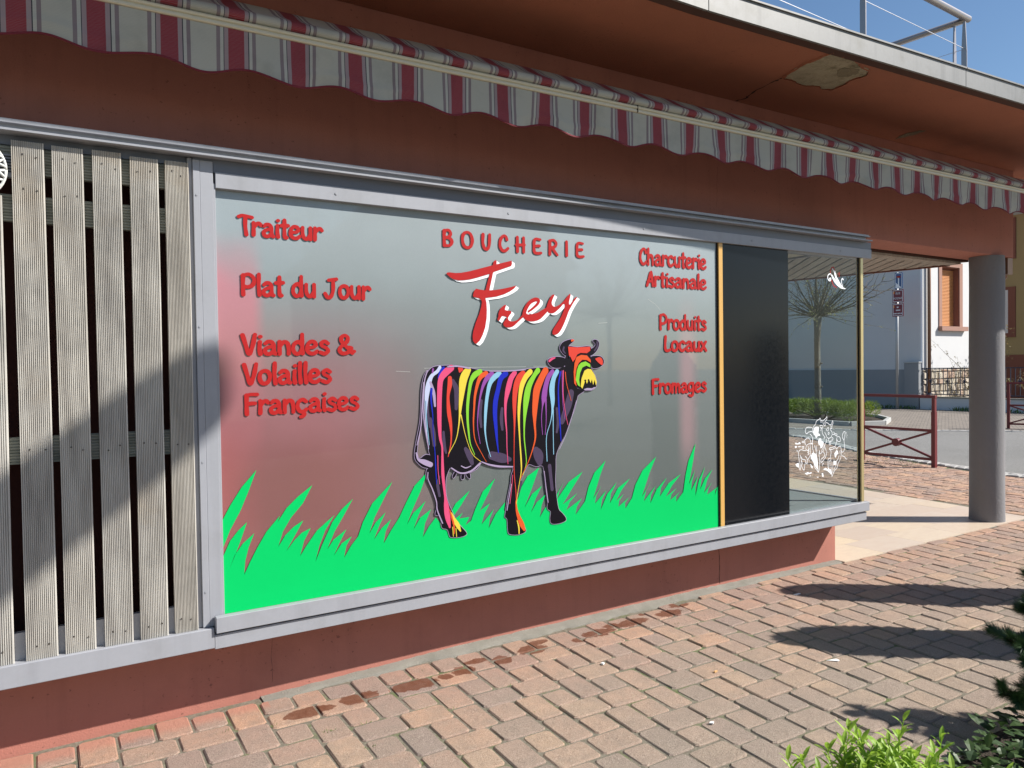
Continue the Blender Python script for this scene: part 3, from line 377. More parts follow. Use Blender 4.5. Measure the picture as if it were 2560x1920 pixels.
COWSTROKES=[["pale",[[1.8686,1.6067,0.018],[1.8525,1.585,0.018],[1.8184,1.5602,0.0206],[1.7977,1.5073,0.03],[1.7857,1.4326,0.0203],[1.7815,1.3645,0.0122],[1.7845,1.2825,0.0068],[1.794,1.1793,0.0045]]],["lilac",[[1.8117,1.5275,0.0137],[1.8298,1.4722,0.0179],[1.8361,1.4034,0.0111]]],["purple",[[1.8282,1.597,0.011],[1.8248,1.5786,0.0076]]],["blue",[[1.8895,1.6026,0.0167],[1.8739,1.5778,0.0236],[1.8595,1.5505,0.0097]]],["blue",[[1.8172,1.4931,0.0137],[1.8145,1.4316,0.0096],[1.8222,1.349,0.0045],[1.8222,1.2666,0.0038],[1.8316,1.156,0.0046],[1.8352,1.0593,0.0061],[1.8386,0.99,0.003]]],["pink",[[1.9368,1.6022,0.0339],[1.905,1.5808,0.0392],[1.8733,1.5434,0.032],[1.8643,1.4712,0.0292],[1.8608,1.3679,0.0263],[1.861,1.292,0.0222],[1.8645,1.2297,0.0153],[1.8745,1.1806,0.0105],[1.8747,1.1114,0.0139],[1.8758,1.042,0.0181],[1.8802,0.9861,0.0153],[1.8883,0.9158,0.014],[1.8937,0.8665,0.0294],[1.9005,0.81,0.0323],[1.912,0.7528,0.0113]]],["red",[[1.992,1.5938,0.0344],[1.9877,1.583,0.0129]]],["red",[[1.9267,1.5484,0.0239],[1.9256,1.5111,0.0268],[1.9143,1.4489,0.0168],[1.9183,1.3654,0.024],[1.9273,1.3024,0.0183],[1.9303,1.2465,0.0099],[1.9253,1.1911,0.0071],[1.9086,1.1296,0.0039]]],["yellow",[[2.0434,1.5902,0.0262],[2.0275,1.5754,0.0434],[2.0084,1.5371,0.0475],[1.9975,1.4672,0.033],[1.9883,1.3974,0.0201],[1.9835,1.3486,0.0114],[1.9752,1.2859,0.0064],[1.9573,1.217,0.004],[1.9128,1.1467,0.0031]]],["yellow",[[1.9914,1.3482,0.0063],[2.0174,1.2343,0.0033],[2.0561,1.1363,0.0032],[2.1125,1.0858,0.0025]]],["lime",[[2.1139,1.5804,0.0281],[2.0799,1.5626,0.0323],[2.0565,1.5291,0.0233],[2.0417,1.4659,0.0188],[2.0324,1.3957,0.0174],[2.0311,1.3253,0.0145],[2.0363,1.2544,0.0116],[2.0457,1.1902,0.0065],[2.0723,1.1281,0.0033]]],["orange",[[2.1507,1.5688,0.0299],[2.1207,1.5547,0.0267],[2.0996,1.521,0.0206],[2.0796,1.4506,0.0147],[2.0726,1.38,0.011],[2.067,1.2952,0.0073],[2.0753,1.2096,0.0049],[2.1134,1.1358,0.0033],[2.1456,1.0833,0.0025]]],["purple",[[2.1878,1.5639,0.0331],[2.1552,1.5412,0.0269],[2.1296,1.499,0.0179],[2.1104,1.4354,0.0104],[2.0977,1.3647,0.0074],[2.0929,1.2796,0.0049],[2.1077,1.1861,0.0032]]],["sky",[[2.2364,1.5677,0.0289],[2.2038,1.5475,0.0303],[2.1747,1.5122,0.0255],[2.1569,1.4482,0.0209],[2.1466,1.377,0.0194],[2.1412,1.3057,0.0149],[2.1402,1.2485,0.0097],[2.1514,1.1761,0.0058],[2.1728,1.1099,0.0042]]],["blue",[[2.2787,1.5663,0.0324],[2.246,1.5395,0.0306],[2.228,1.482,0.0274],[2.21,1.4177,0.0303],[2.2046,1.3458,0.0273],[2.2092,1.2734,0.0212],[2.2147,1.2008,0.0129],[2.2236,1.1279,0.0051]]],["pink",[[2.338,1.5694,0.0282],[2.3128,1.5381,0.0327],[2.2929,1.4803,0.034],[2.2763,1.4153,0.02],[2.2727,1.3573,0.0139],[2.2743,1.299,0.0103],[2.2793,1.2405,0.0069],[2.2796,1.153,0.0051],[2.2849,1.0614,0.0034]]],["red",[[2.3937,1.5634,0.0381],[2.3668,1.5371,0.0426],[2.3441,1.4862,0.036],[2.3341,1.4133,0.0281],[2.333,1.3474,0.0204],[2.3319,1.2815,0.011],[2.3273,1.1644,0.0044],[2.3249,1.0178,0.0043],[2.3343,0.9067,0.0044],[2.3377,0.8475,0.007]]],["orange",[[2.3342,0.8478,0.007],[2.3386,0.7958,0.0141],[2.3536,0.7498,0.0236],[2.3723,0.7105,0.0301],[2.3877,0.679,0.0159]]],["yellow",[[2.3402,0.7366,0.0052],[2.351,0.6984,0.0087],[2.3521,0.6627,0.007]]],["yellow",[[2.4434,1.5744,0.0321],[2.4109,1.5436,0.0319],[2.3836,1.4926,0.03],[2.3692,1.4194,0.0221],[2.3618,1.3462,0.0174],[2.3622,1.2652,0.011],[2.3675,1.1618,0.0079],[2.373,1.0729,0.0097],[2.3719,1.0065,0.0061],[2.3492,0.9052,0.0035],[2.3374,0.8327,0.0035]]],["lime",[[2.4957,1.5811,0.0326],[2.469,1.5499,0.0275],[2.4323,1.4913,0.0368],[2.4152,1.4252,0.04],[2.4042,1.3517,0.0254],[2.3976,1.2781,0.0119],[2.3963,1.1969,0.008],[2.4039,1.1223,0.0062],[2.4072,1.0554,0.0045],[2.384,0.9906,0.0035]]],["orange",[[2.5493,1.5785,0.0412],[2.5231,1.5415,0.041],[2.4885,1.475,0.0471],[2.4766,1.4083,0.0405],[2.4701,1.3415,0.0324],[2.469,1.2744,0.0162],[2.4722,1.1996,0.0109],[2.4532,1.1338,0.0072],[2.4207,1.0617,0.0044],[2.366,0.9701,0.0035]]],["purple",[[2.5988,1.5735,0.0267],[2.5689,1.5406,0.0298],[2.5468,1.4809,0.0329],[2.5368,1.4287,0.0361],[2.525,1.3766,0.0091],[2.5165,1.302,0.0046],[2.5223,1.2116,0.0036]]],["purple",[[2.5485,1.417,0.0115],[2.5494,1.3004,0.0046],[2.5406,1.2105,0.0036]]],["sky",[[2.6312,1.5727,0.0286],[2.6058,1.5324,0.0301],[2.5927,1.4722,0.0367],[2.5972,1.404,0.0284],[2.5935,1.3474,0.0117],[2.5804,1.2838,0.0047],[2.5495,1.1949,0.0046],[2.5518,1.0553,0.0045]]],["sky",[[2.6001,1.351,0.0074],[2.598,1.2223,0.0046],[2.5987,1.0934,0.0046]]],["blue",[[2.6559,1.5694,0.0118],[2.6395,1.4861,0.0085],[2.6405,1.3721,0.0109],[2.6481,1.2575,0.0094],[2.6532,1.1657,0.0047]]],["pink",[[2.6767,1.5767,0.0066],[2.6728,1.4471,0.0047],[2.6871,1.332,0.0038],[2.7049,1.2584,0.0028]]],["orange",[[2.6908,1.5689,0.0048],[2.6992,1.4999,0.0038],[2.731,1.3993,0.0028]]],["purple",[[2.6673,1.5768,0.0056],[2.6692,1.4015,0.0038],[2.6817,1.294,0.0028]]],["yellow",[[1.9227,0.8284,0.0063],[1.9379,0.7917,0.0185],[1.9594,0.7575,0.0243],[1.9763,0.7237,0.0079]]],["yellow",[[1.9292,0.7507,0.0047],[1.9323,0.7012,0.004]]],["yellow",[[1.9488,0.7412,0.0048],[1.952,0.6966,0.004]]],["orange",[[1.9136,0.8434,0.0062],[1.9239,0.8073,0.0099],[1.9372,0.7567,0.0095],[1.9381,0.7145,0.0047]]],["orange",[[2.7414,1.7539,0.0138],[2.7539,1.7555,0.0096]]],["red",[[2.9208,1.6438,0.01],[2.9508,1.6358,0.0362],[2.9656,1.616,0.0182]]],["pink",[[2.5769,1.6346,0.0133],[2.5937,1.6458,0.0134],[2.617,1.6532,0.0074]]],["lilac",[[1.7223,1.1638,0.0074],[1.7328,1.1291,0.0107],[1.7663,1.1129,0.027],[1.8038,1.0962,0.0273]]],["lilac",[[1.7709,1.5284,0.0045],[1.7604,1.4063,0.0052],[1.7509,1.2979,0.0045],[1.7275,1.2042,0.0045]]],["lilac",[[2.1126,1.0873,0.0049],[2.162,1.0676,0.0084],[2.2291,1.0521,0.0102],[2.3149,1.0436,0.0069]]],["lilac",[[1.9271,1.0682,0.0063],[1.9819,1.0363,0.008],[2.0463,1.0414,0.0097],[2.1042,1.0794,0.0104]]],["lilac",[[1.7879,1.0564,0.0046],[1.7873,1.0222,0.0046],[1.8129,0.9649,0.0053],[1.8347,0.9006,0.0046],[1.8391,0.8518,0.0061],[1.8687,0.779,0.0062]]],["lilac",[[2.3045,0.9463,0.0043],[2.2878,0.8747,0.0052],[2.2736,0.8031,0.0052]]],["lilac",[[2.5299,1.0005,0.0045],[2.5412,0.909,0.0046],[2.5544,0.817,0.0055]]],["lilac",[[2.7695,1.398,0.0038],[2.7244,1.2805,0.0039],[2.6849,1.1944,0.0038],[2.6412,1.1208,0.0038]]],["grey",[[1.9448,1.5334,0.0213],[1.9661,1.4891,0.0313],[1.9669,1.4402,0.0285],[1.9627,1.3845,0.0186]]],["grey",[[1.8082,1.336,0.0178],[1.8222,1.2666,0.0274],[1.8286,1.1975,0.0206]]],["grey",[[2.1796,1.1166,0.0453],[2.2469,1.0971,0.0537],[2.2982,1.0859,0.0233]]],["grey",[[2.4755,1.1247,0.0406],[2.4931,1.0935,0.0652],[2.5016,1.0554,0.0408]]],["grey",[[2.7317,1.4454,0.0431],[2.7067,1.3695,0.0514],[2.6626,1.2797,0.034]]],["grey",[[2.0162,1.1639,0.0217],[2.0397,1.1269,0.0364],[2.0552,1.0832,0.0219]]],["grey",[[2.5698,1.0274,0.0249],[2.578,0.9586,0.0216],[2.5861,0.8895,0.0217]]],["grey",[[2.6836,1.7139,0.0119],[2.6786,1.6948,0.0119],[2.6926,1.6795,0.0075]]],["grey",[[2.9323,1.7458,0.012],[2.934,1.7222,0.012],[2.9116,1.6948,0.0099]]],["grey",[[1.8837,1.2631,0.014],[1.8863,1.1937,0.0209],[1.8972,1.1513,0.0112]]],["grey",[[1.8563,1.0298,0.0077],[1.844,0.9895,0.0166],[1.8544,0.9262,0.0139]]],["grey",[[1.7953,1.4596,0.0106],[1.7938,1.3777,0.0136],[1.8037,1.2951,0.0106]]],["lilac",[[1.7939,1.5893,0.006],[1.7779,1.5419,0.0061],[1.7714,1.474,0.006],[1.7654,1.3925,0.006],[1.7756,1.2898,0.006],[1.7941,1.1861,0.0046]]],["grey",[[2.1184,1.4209,0.0181],[2.1089,1.35,0.0214],[2.1159,1.2784,0.0132]]],["grey",[[2.2516,1.3727,0.0171],[2.2464,1.3149,0.0222],[2.2513,1.2566,0.0153]]],["grey",[[2.3746,0.9545,0.0124],[2.356,0.8972,0.0141]]],["lilac",[[1.9133,1.6084,0.0062],[1.9762,1.6104,0.0063],[2.0481,1.5984,0.0057]]],["lilac",[[2.1709,1.5818,0.0042],[2.2894,1.58,0.0043],[2.4116,1.5864,0.0044]]],["grey",[[2.6263,1.3575,0.0168],[2.6344,1.2811,0.0206],[2.6241,1.2208,0.015]]],["lilac",[[1.9866,1.0746,0.0048],[2.0144,1.0618,0.0064],[2.0468,1.0697,0.0041]]],["pink",[[1.8467,1.1411,0.0038],[1.8475,1.0582,0.0038],[1.8555,0.9884,0.003]]],["sky",[[1.7835,1.4327,0.0038],[1.7855,1.337,0.0038],[1.7981,1.1995,0.003]]],["pink",[[2.3141,0.9968,0.0035],[2.3039,0.9097,0.0035],[2.2923,0.8376,0.0034]]]]
HEAD=[["red",[[2.7122,1.7177],[2.7841,1.7141],[2.8771,1.7182],[2.8778,1.6948],[2.8519,1.6792],[2.803,1.6816],[2.7786,1.6717],[2.7637,1.6448],[2.7461,1.628],[2.7303,1.6565],[2.718,1.6642]]],["orange",[[2.7735,1.6563],[2.8077,1.6693],[2.8517,1.666],[2.8789,1.6402],[2.8806,1.6222],[2.8512,1.638],[2.817,1.6406],[2.7904,1.6214],[2.7725,1.5908],[2.7642,1.5523],[2.7708,1.4828],[2.7538,1.5025],[2.7509,1.568],[2.7585,1.6217]]],["lime",[[2.807,1.6228],[2.8413,1.6303],[2.8755,1.6129],[2.8772,1.5934],[2.8458,1.6054],[2.8163,1.5941],[2.7992,1.5634],[2.7908,1.521],[2.7979,1.4806],[2.7806,1.4903],[2.7656,1.5215],[2.7742,1.5753],[2.7873,1.606]]],["yellow",[[2.8306,1.5745],[2.8554,1.5858],[2.882,1.5832],[2.9113,1.5459],[2.9247,1.5064],[2.9183,1.483],[2.9069,1.5186],[2.8964,1.4875],[2.887,1.5229],[2.8768,1.4997],[2.8643,1.5273],[2.8491,1.4964],[2.8376,1.52],[2.8244,1.4892],[2.8143,1.4678],[2.8018,1.482],[2.8084,1.5284]]],["lilac",[[2.824,1.4644],[2.8487,1.4715],[2.8882,1.4689],[2.9032,1.4756],[2.9162,1.4729],[2.8781,1.4567],[2.8337,1.4579]]]]
LINEART=[[[4.9801,1.042],[4.9775,1.0176],[4.9724,0.9934]],[[4.9658,1.0612],[4.9777,1.0406],[4.9751,1.0177],[4.9773,0.9961],[4.977,0.9685],[4.9864,0.9372]],[[4.9805,1.0787],[4.9768,1.1035],[4.9906,1.1242],[5.0151,1.1444],[5.0226,1.1625],[5.0447,1.1737],[5.0595,1.1761],[5.067,1.185],[5.0743,1.1785],[5.0814,1.1503]],[[4.9712,1.1191],[4.9423,1.1237],[4.9087,1.1225],[4.8942,1.102],[4.8988,1.0835],[4.913,1.0766],[4.9323,1.0876],[4.9612,1.0906],[4.9781,1.085]],[[4.9466,1.0715],[4.9706,1.0579]],[[5.079,1.1504],[5.0816,1.1657],[5.0988,1.1618],[5.1061,1.1428],[5.1233,1.1233],[5.1334,1.1337],[5.1235,1.1481],[5.1487,1.1718],[5.1514,1.1934],[5.1388,1.1816],[5.1063,1.1645],[5.1013,1.1555]],[[5.1335,1.1461],[5.1584,1.1448],[5.1834,1.1295],[5.2087,1.1344],[5.219,1.159],[5.2264,1.1398],[5.2136,1.1217],[5.2135,1.106]],[[5.0615,1.1266],[5.0887,1.1298],[5.1034,1.1182],[5.0835,1.1099],[5.0688,1.12]],[[5.086,1.1098],[5.0735,1.0888]],[[5.0934,1.1063],[5.0931,1.0784],[5.1053,1.056],[5.1275,1.036],[5.1101,1.0309]],[[5.1229,1.0767],[5.1401,1.0539],[5.1525,1.0345],[5.1725,1.027],[5.2027,1.0346],[5.2105,1.0498]],[[5.1429,1.0849],[5.1531,1.103],[5.1707,1.1083],[5.168,1.0897],[5.1529,1.0828]],[[5.1628,1.0682],[5.1729,1.0739],[5.1778,1.0611],[5.1677,1.0554],[5.1628,1.0651]],[[5.1985,1.1256],[5.2009,1.1067],[5.1932,1.0915],[5.2132,1.0715],[5.213,1.0527]],[[5.2135,1.1029],[5.1982,1.0974]],[[5.2335,1.0735],[5.2435,1.0604],[5.2741,1.0523],[5.2689,1.04],[5.2435,1.051],[5.2181,1.0524]],[[5.2688,1.0306],[5.2996,1.0318],[5.3149,1.0151],[5.3147,0.9961],[5.289,0.9946],[5.2737,1.0082],[5.2687,1.0243]],[[5.1724,1.0239],[5.1723,1.0052],[5.1873,0.998],[5.2025,1.0033],[5.1975,1.013]],[[5.1822,0.9952],[5.177,0.9768],[5.1922,0.9789],[5.1973,0.9942]],[[5.2102,1.0247],[5.2179,1.0305],[5.2254,1.0206],[5.2177,1.0086],[5.2102,1.0184]],[[5.2686,1.0117],[5.2685,0.9928],[5.2555,0.9747],[5.2529,0.9623],[5.2172,0.9553],[5.1818,0.9514],[5.1767,0.9424],[5.1918,0.9382]],[[5.1918,0.9413],[5.2171,0.9396],[5.2528,0.9497],[5.268,0.9392],[5.2886,0.9536],[5.3144,0.955],[5.3245,0.9385],[5.3269,0.9066],[5.3214,0.8753],[5.3083,0.851],[5.2824,0.8214],[5.2719,0.7938],[5.2411,0.7743],[5.2154,0.7419],[5.2052,0.7302]],[[5.1918,0.9382],[5.1992,0.9158],[5.1913,0.885],[5.1962,0.8659],[5.1981,0.7936],[5.2102,0.7329]],[[5.1862,0.8729],[5.1686,0.8711],[5.1609,0.8561],[5.1604,0.803],[5.1704,0.799],[5.1759,0.8486],[5.1911,0.8568]],[[5.3089,0.9206],[5.3113,0.9014]],[[5.2983,0.8865],[5.2827,0.8593],[5.2621,0.8451],[5.2366,0.8439],[5.2238,0.8386],[5.2182,0.7794],[5.2206,0.7572]],[[5.2316,0.86],[5.2391,0.8468]],[[5.2619,0.8199],[5.2309,0.7783]],[[5.3218,0.9228],[5.3398,0.9089],[5.3607,0.9201],[5.3687,0.9513],[5.3613,0.9995],[5.372,1.0306],[5.3749,1.0655],[5.3567,1.0633],[5.3409,1.042],[5.3433,1.0197],[5.3588,1.0028]],[[5.3905,1.0614],[5.3878,1.0488]],[[5.3982,1.0418],[5.4007,1.0321]],[[5.3955,1.026],[5.397,1.0196]],[[5.3344,0.8839],[5.3707,0.8685],[5.381,0.8549],[5.3993,0.851]],[[5.1399,1.0259],[5.1447,1.0038],[5.1271,0.9894],[5.1219,0.9649],[5.1391,0.9325],[5.1388,0.9014],[5.1211,0.8778],[5.0812,0.8498],[5.0739,0.8628],[5.0814,0.8777],[5.0913,0.8801]],[[5.127,0.9832],[5.097,0.9541],[5.077,0.9307]],[[5.1169,0.9621],[5.1018,0.9352],[5.062,0.9163],[5.0574,0.9445]],[[5.0574,0.9445],[5.0522,0.9109],[5.0568,0.8796],[5.0589,0.8423],[5.0561,0.8023],[5.0436,0.7786]],[[5.1017,0.929],[5.1214,0.9089],[5.1113,0.891],[5.0864,0.8773]],[[4.999,0.9855],[5.0085,0.9602],[5.0181,0.9349]],[[5.0161,0.9813],[5.0278,0.9342]],[[4.9792,0.9408],[4.9984,0.9209],[5.0179,0.9195],[5.0205,0.9286]],[[5.0179,0.9195],[5.0321,0.866],[5.0366,0.8194],[5.0436,0.7786]],[[4.9499,0.9153],[4.9593,0.887],[4.9881,0.8541],[4.9975,0.8226],[5.0436,0.7786]],[[4.9773,0.9961],[4.9459,1.0012],[4.9267,0.9994],[4.9074,0.9916],[4.8953,0.9711],[4.9023,0.9584],[4.9166,0.9513],[4.9264,0.9659],[4.9217,0.9845]],[[4.8886,1.0141],[4.884,1.0296],[4.9031,1.0406],[4.9223,1.044],[4.9462,1.0318],[4.9557,1.0098],[4.97,0.9935]],[[4.8839,1.0235],[4.8554,1.0223],[4.8553,1.0147],[4.8838,1.0114],[4.8931,0.9925]],[[4.9023,0.9584],[4.8832,0.9536],[4.8454,0.9624],[4.8217,0.958],[4.8121,0.9375],[4.8142,0.9071],[4.8186,0.8765],[4.8159,0.8435],[4.825,0.8155],[4.8322,0.8209],[4.8372,0.8569],[4.8423,0.8868],[4.8308,0.924]],[[4.8423,0.8868],[4.8538,0.8586],[4.8442,0.8442],[4.8676,0.8119],[4.8771,0.8141],[4.8822,0.8472],[4.8943,0.8706],[4.8873,0.8833],[4.8541,0.892],[4.8449,0.9109]],[[4.8943,0.8706],[4.9061,0.8514],[4.9135,0.8691],[4.9065,0.8971],[4.8876,0.9107]],[[4.9459,0.9951],[4.9479,0.9491],[4.95,0.9214],[4.9354,0.9011],[4.916,0.8811]],[[4.9408,0.9649],[4.9214,0.951],[4.9358,0.9469],[4.9165,0.936],[4.9356,0.9286],[4.9163,0.9177]],[[4.7936,0.963],[4.7912,0.9541]],[[4.8006,0.9594],[4.8028,0.9472]],[[4.9445,0.8483],[4.9589,0.838],[4.9684,0.8219],[4.9683,0.8127]],[[4.9304,0.88],[4.9351,0.8705]],[[5.0883,0.8213],[5.0984,0.8423],[5.1058,0.8355]],[[4.9492,0.8388],[4.9781,0.8241]]]
LINEFILL=[[[4.9905,1.115],[5.0149,1.1244],[5.0492,1.1211],[5.0489,1.0964],[5.0438,1.072],[5.0634,1.0647],[5.0657,1.0522],[5.0387,1.0538],[5.0166,1.0366],[5.0046,1.0589],[4.99,1.0628],[4.983,1.0847]],[[5.0434,1.0227],[5.0631,1.0353],[5.0803,1.0265],[5.0777,1.0143],[5.1073,1.0031],[5.1046,0.9815],[5.0871,0.961],[5.0674,0.9593],[5.0675,0.9778],[5.0479,0.9853],[5.0408,1.0074]],[[4.9694,0.9292],[4.9888,0.9309],[4.9984,0.9179],[5.0179,0.9195],[5.0251,0.8974],[5.032,0.8568],[5.0364,0.7978],[5.0121,0.8183],[4.9904,0.8416],[4.9833,0.8606],[4.9641,0.8805],[4.9522,0.9029]],[[4.7739,0.8589],[4.7974,0.8676],[4.8161,0.8616],[4.8181,0.8312],[4.7877,0.8427]],[[5.0955,0.7959],[5.1304,0.8054],[5.1503,0.7944],[5.1704,0.7959],[5.198,0.7842],[5.2002,0.7464],[5.1702,0.7678],[5.1452,0.7824]],[[5.2371,0.9068],[5.2628,0.927],[5.2679,0.9329],[5.2832,0.9161],[5.2856,0.9001],[5.2676,0.8951],[5.2521,0.871],[5.242,0.8844]],[[5.2289,0.8414],[5.2621,0.8451],[5.2619,0.8199],[5.2262,0.8196]],[[4.7707,1.0097],[4.7802,1.0211],[4.7941,1.0112],[4.8271,1.0211],[4.8363,1.0054],[4.794,1.0051]],[[4.7682,0.9948],[4.7939,0.9931],[4.7891,0.9814],[4.7704,0.9811]],[[4.8032,0.9894],[4.8362,0.9887],[4.8361,0.9827],[4.8032,0.9849]],[[4.8456,0.9866],[4.8788,0.9844],[4.8763,0.9784],[4.8455,0.982]],[[4.8502,0.9757],[4.8763,0.9739],[4.8739,0.9695],[4.8502,0.9717]],[[4.8792,0.7835],[4.9007,0.7878],[4.9199,0.7922],[4.9294,0.7838],[4.9632,0.787],[4.9583,0.7767],[4.9198,0.7754],[4.9053,0.7721]],[[4.9389,0.7631],[4.9485,0.7637],[4.946,0.7548]],[[5.0212,0.7497],[5.031,0.7442],[5.0433,0.7477],[5.0383,0.7389],[5.0261,0.7415]],[[5.0804,0.7661],[5.0953,0.7695],[5.1026,0.7518],[5.1024,0.7363],[5.0852,0.744]],[[5.1515,0.9254],[5.1615,0.9216],[5.1589,0.9171]],[[5.3553,0.9014],[5.3631,0.8992],[5.3579,0.8948]],[[4.9491,0.8296],[4.9589,0.841],[4.9733,0.8245],[4.9683,0.8127]]]
LOGOFILL=[[[5.2076,2.2736],[5.2242,2.2724],[5.2508,2.2491],[5.2742,2.2296],[5.2609,2.2537],[5.2478,2.286],[5.2546,2.3071],[5.2647,2.2993],[5.2811,2.2589],[5.3113,2.2272],[5.3383,2.1994],[5.3655,2.1798],[5.3998,2.1729],[5.3722,2.1676],[5.3312,2.1721],[5.2907,2.189],[5.2505,2.216],[5.224,2.2477]]]
LOGOSTROKE=[[[5.2076,2.2777,0.008],[5.1843,2.2724,0.0093],[5.1696,2.2532,0.0092],[5.1773,2.231,0.0093],[5.1985,2.2259,0.0133],[5.204,2.2405,0.0173],[5.194,2.24,0.012]],[[5.2279,2.3158,0.008],[5.2412,2.3022,0.008],[5.2498,2.2903,0.0054]],[[5.3587,2.1878,0.0041],[5.3418,2.2121,0.0068],[5.34,2.2369,0.0082],[5.3523,2.248,0.0095],[5.3625,2.2401,0.0095]]]
LOGORED=[[[5.2109,2.2717,0.0067],[5.2044,2.296,0.008],[5.2247,2.3259,0.0094],[5.2481,2.3232,0.0094],[5.2546,2.3029,0.0068]],[[5.2172,2.2309,0.0094],[5.2436,2.191,0.008],[5.2838,2.1762,0.0054]],[[5.2914,2.276,0.004],[5.3187,2.294,0.0068],[5.3116,2.2605,0.0054]]]
PATCH=[[4.316,-0.474],[4.279,-0.546],[4.233,-0.698],[4.233,-0.812],[4.23,-0.879],[4.215,-0.916],[4.338,-0.901],[4.421,-0.909],[4.504,-0.887],[4.596,-0.853],[4.686,-0.847],[4.751,-0.792],[4.736,-0.689],[4.772,-0.595],[4.778,-0.507],[4.701,-0.482],[4.655,-0.509],[4.549,-0.464],[4.496,-0.466],[4.39,-0.485]]
PATCH2=[[4.507,-0.741],[4.504,-0.799],[4.607,-0.83],[4.672,-0.777],[4.667,-0.712],[4.613,-0.68]]
CRACK=[[4.321,-0.477],[4.313,-0.408],[4.338,-0.324],[4.35,-0.236],[4.384,-0.125],[4.412,-0.087],[4.402,-0.026],[4.365,0.071]]
PATCH3=[[6.322,-0.042],[6.253,-0.178],[6.271,-0.285],[6.317,-0.312],[6.353,-0.186],[6.337,-0.101]]

# ================================================================== GROUND
def gz(y): return .03*min(y, 0.0)
# joint bed / earth sheet, one sheet to the horizon
mb = MB()
ys = [-250, -60, -12, 0, 60, 250]
for i, yy in enumerate(ys): mb.v += [(-250, yy, (.03*max(min(yy,0),-12)-.0045)), (250, yy, (.03*max(min(yy,0),-12)-.0045))]
mb.f = [(2*i, 2*i+1, 2*i+3, 2*i+2) for i in range(len(ys)-1)]; mb.mi = [0]*len(mb.f)
ground = flat('ground', mb, M['joint']); tag(ground, kind='structure')

NEAR = [(16.6,12),(15.2,8.6),(14.35,7.1),(14.0,6.3),(12.49,4.16),(11.95,2.7),(11.78,2.13),(11.52,1.35),(11.35,-.5),(11.3,-8),(11.3,-30)]
FAR = [(14.9,10.4),(15.89,8.34),(16.73,6.95),(18.21,5.31),(20.5,2.6),(23,-1.5),(26,-8),(30,-30)]
def ip(poly, y):
    for a, b in zip(poly, poly[1:]):
        if (a[1]-y)*(b[1]-y) <= 0 and a[1] != b[1]: return a[0]+(b[0]-a[0])*(y-a[1])/(b[1]-a[1])
    return poly[0][0] if y > poly[0][1] else poly[-1][0]
mb = MB(); yy = [-30,-20,-12,-8,-4,-2,-1,0,1,2,2.7,3.4,4.16,5,5.8,6.3,6.95,7.6,8.2,8.6,10]
for y in yy: mb.v += [(ip(NEAR,y)+.05, y, gz(max(y,-12))+.002), (ip(FAR,y)-.02, y, gz(max(y,-12))+.002)]
mb.f = [(2*i,2*i+1,2*i+3,2*i+2) for i in range(len(yy)-1)]; mb.mi = [0]*len(mb.f)
road = flat('road', mb, M['asphalt']); tag(road, kind='structure')
mb = MB(); yy = [-30,-12,-8,-3,0,2.6,4,5.3,6.1,6.95,7.6,8.34,9.3,10.4,11,14,20]
for y in yy: mb.v += [(ip(FAR,y)+.02, y, gz(max(y,-12))+.012), (60, y, gz(max(y,-12))+.012)]
mb.f = [(2*i,2*i+1,2*i+3,2*i+2) for i in range(len(yy)-1)]; mb.mi = [0]*len(mb.f)
fp = flat('far_pavement', mb, M['farpave']); tag(fp, kind='structure')

# granite setts along both road edges
def along(poly, step):
    out = []; acc = 0
    for a, b in zip(poly, poly[1:]):
        d = math.hypot(b[0]-a[0], b[1]-a[1]); s = (step-acc) if acc else 0
        while s < d: out.append((a[0]+(b[0]-a[0])*s/d, a[1]+(b[1]-a[1])*s/d, math.atan2(b[1]-a[1], b[0]-a[0]))); s += step
        acc = d-(s-step)
    return out
sm = []
for k in range(4):
    q = MB(); j = [random.uniform(-.008,.008) for _ in range(8)]
    a, b_ = .082, .05
    q.v = [(-a+j[0],-b_+j[1],-.03),(a+j[2],-b_+j[3],-.03),(a+j[4],b_+j[5],-.03),(-a+j[6],b_+j[7],-.03),
           (-a+j[0],-b_+j[1],.010),(a+j[2],-b_+j[3],.010),(a+j[4],b_+j[5],.010),(-a+j[6],b_+j[7],.010),
           (-a+.02,-b_+.015,.02),(a-.02,-b_+.015,.02),(a-.02,b_-.015,.02),(-a+.02,b_-.015,.02)]
    q.f = [(0,1,5,4),(1,2,6,5),(2,3,7,6),(3,0,4,7),(4,5,9,8),(5,6,10,9),(6,7,11,10),(7,4,8,11),(8,9,10,11)]; q.mi = [0]*9
    o = q.build('sett', M['sett']); sm.append(o.data); bpy.data.objects.remove(o)
for nm, poly, rows in (('near_sett_edging', NEAR[2:9], 2), ('far_sett_edging', FAR[1:5], 1)):
    par = empty(nm); tag(par, kind='structure')
    for r_ in range(rows):
        for (px, py, an) in along(poly, .175):
            o = bpy.data.objects.new('sett', random.choice(sm)); C.objects.link(o); o.parent = par
            nx, ny = -math.sin(an), math.cos(an); off = .105*r_-.03
            jx = (r_*.09)*math.cos(an); jy = (r_*.09)*math.sin(an)
            o.location = (px+nx*off+jx, py+ny*off+jy, gz(py)+.004+random.uniform(-.004,.004)); o.rotation_euler = (random.uniform(-.03,.03), random.uniform(-.03,.03), an+random.uniform(-.05,.05))

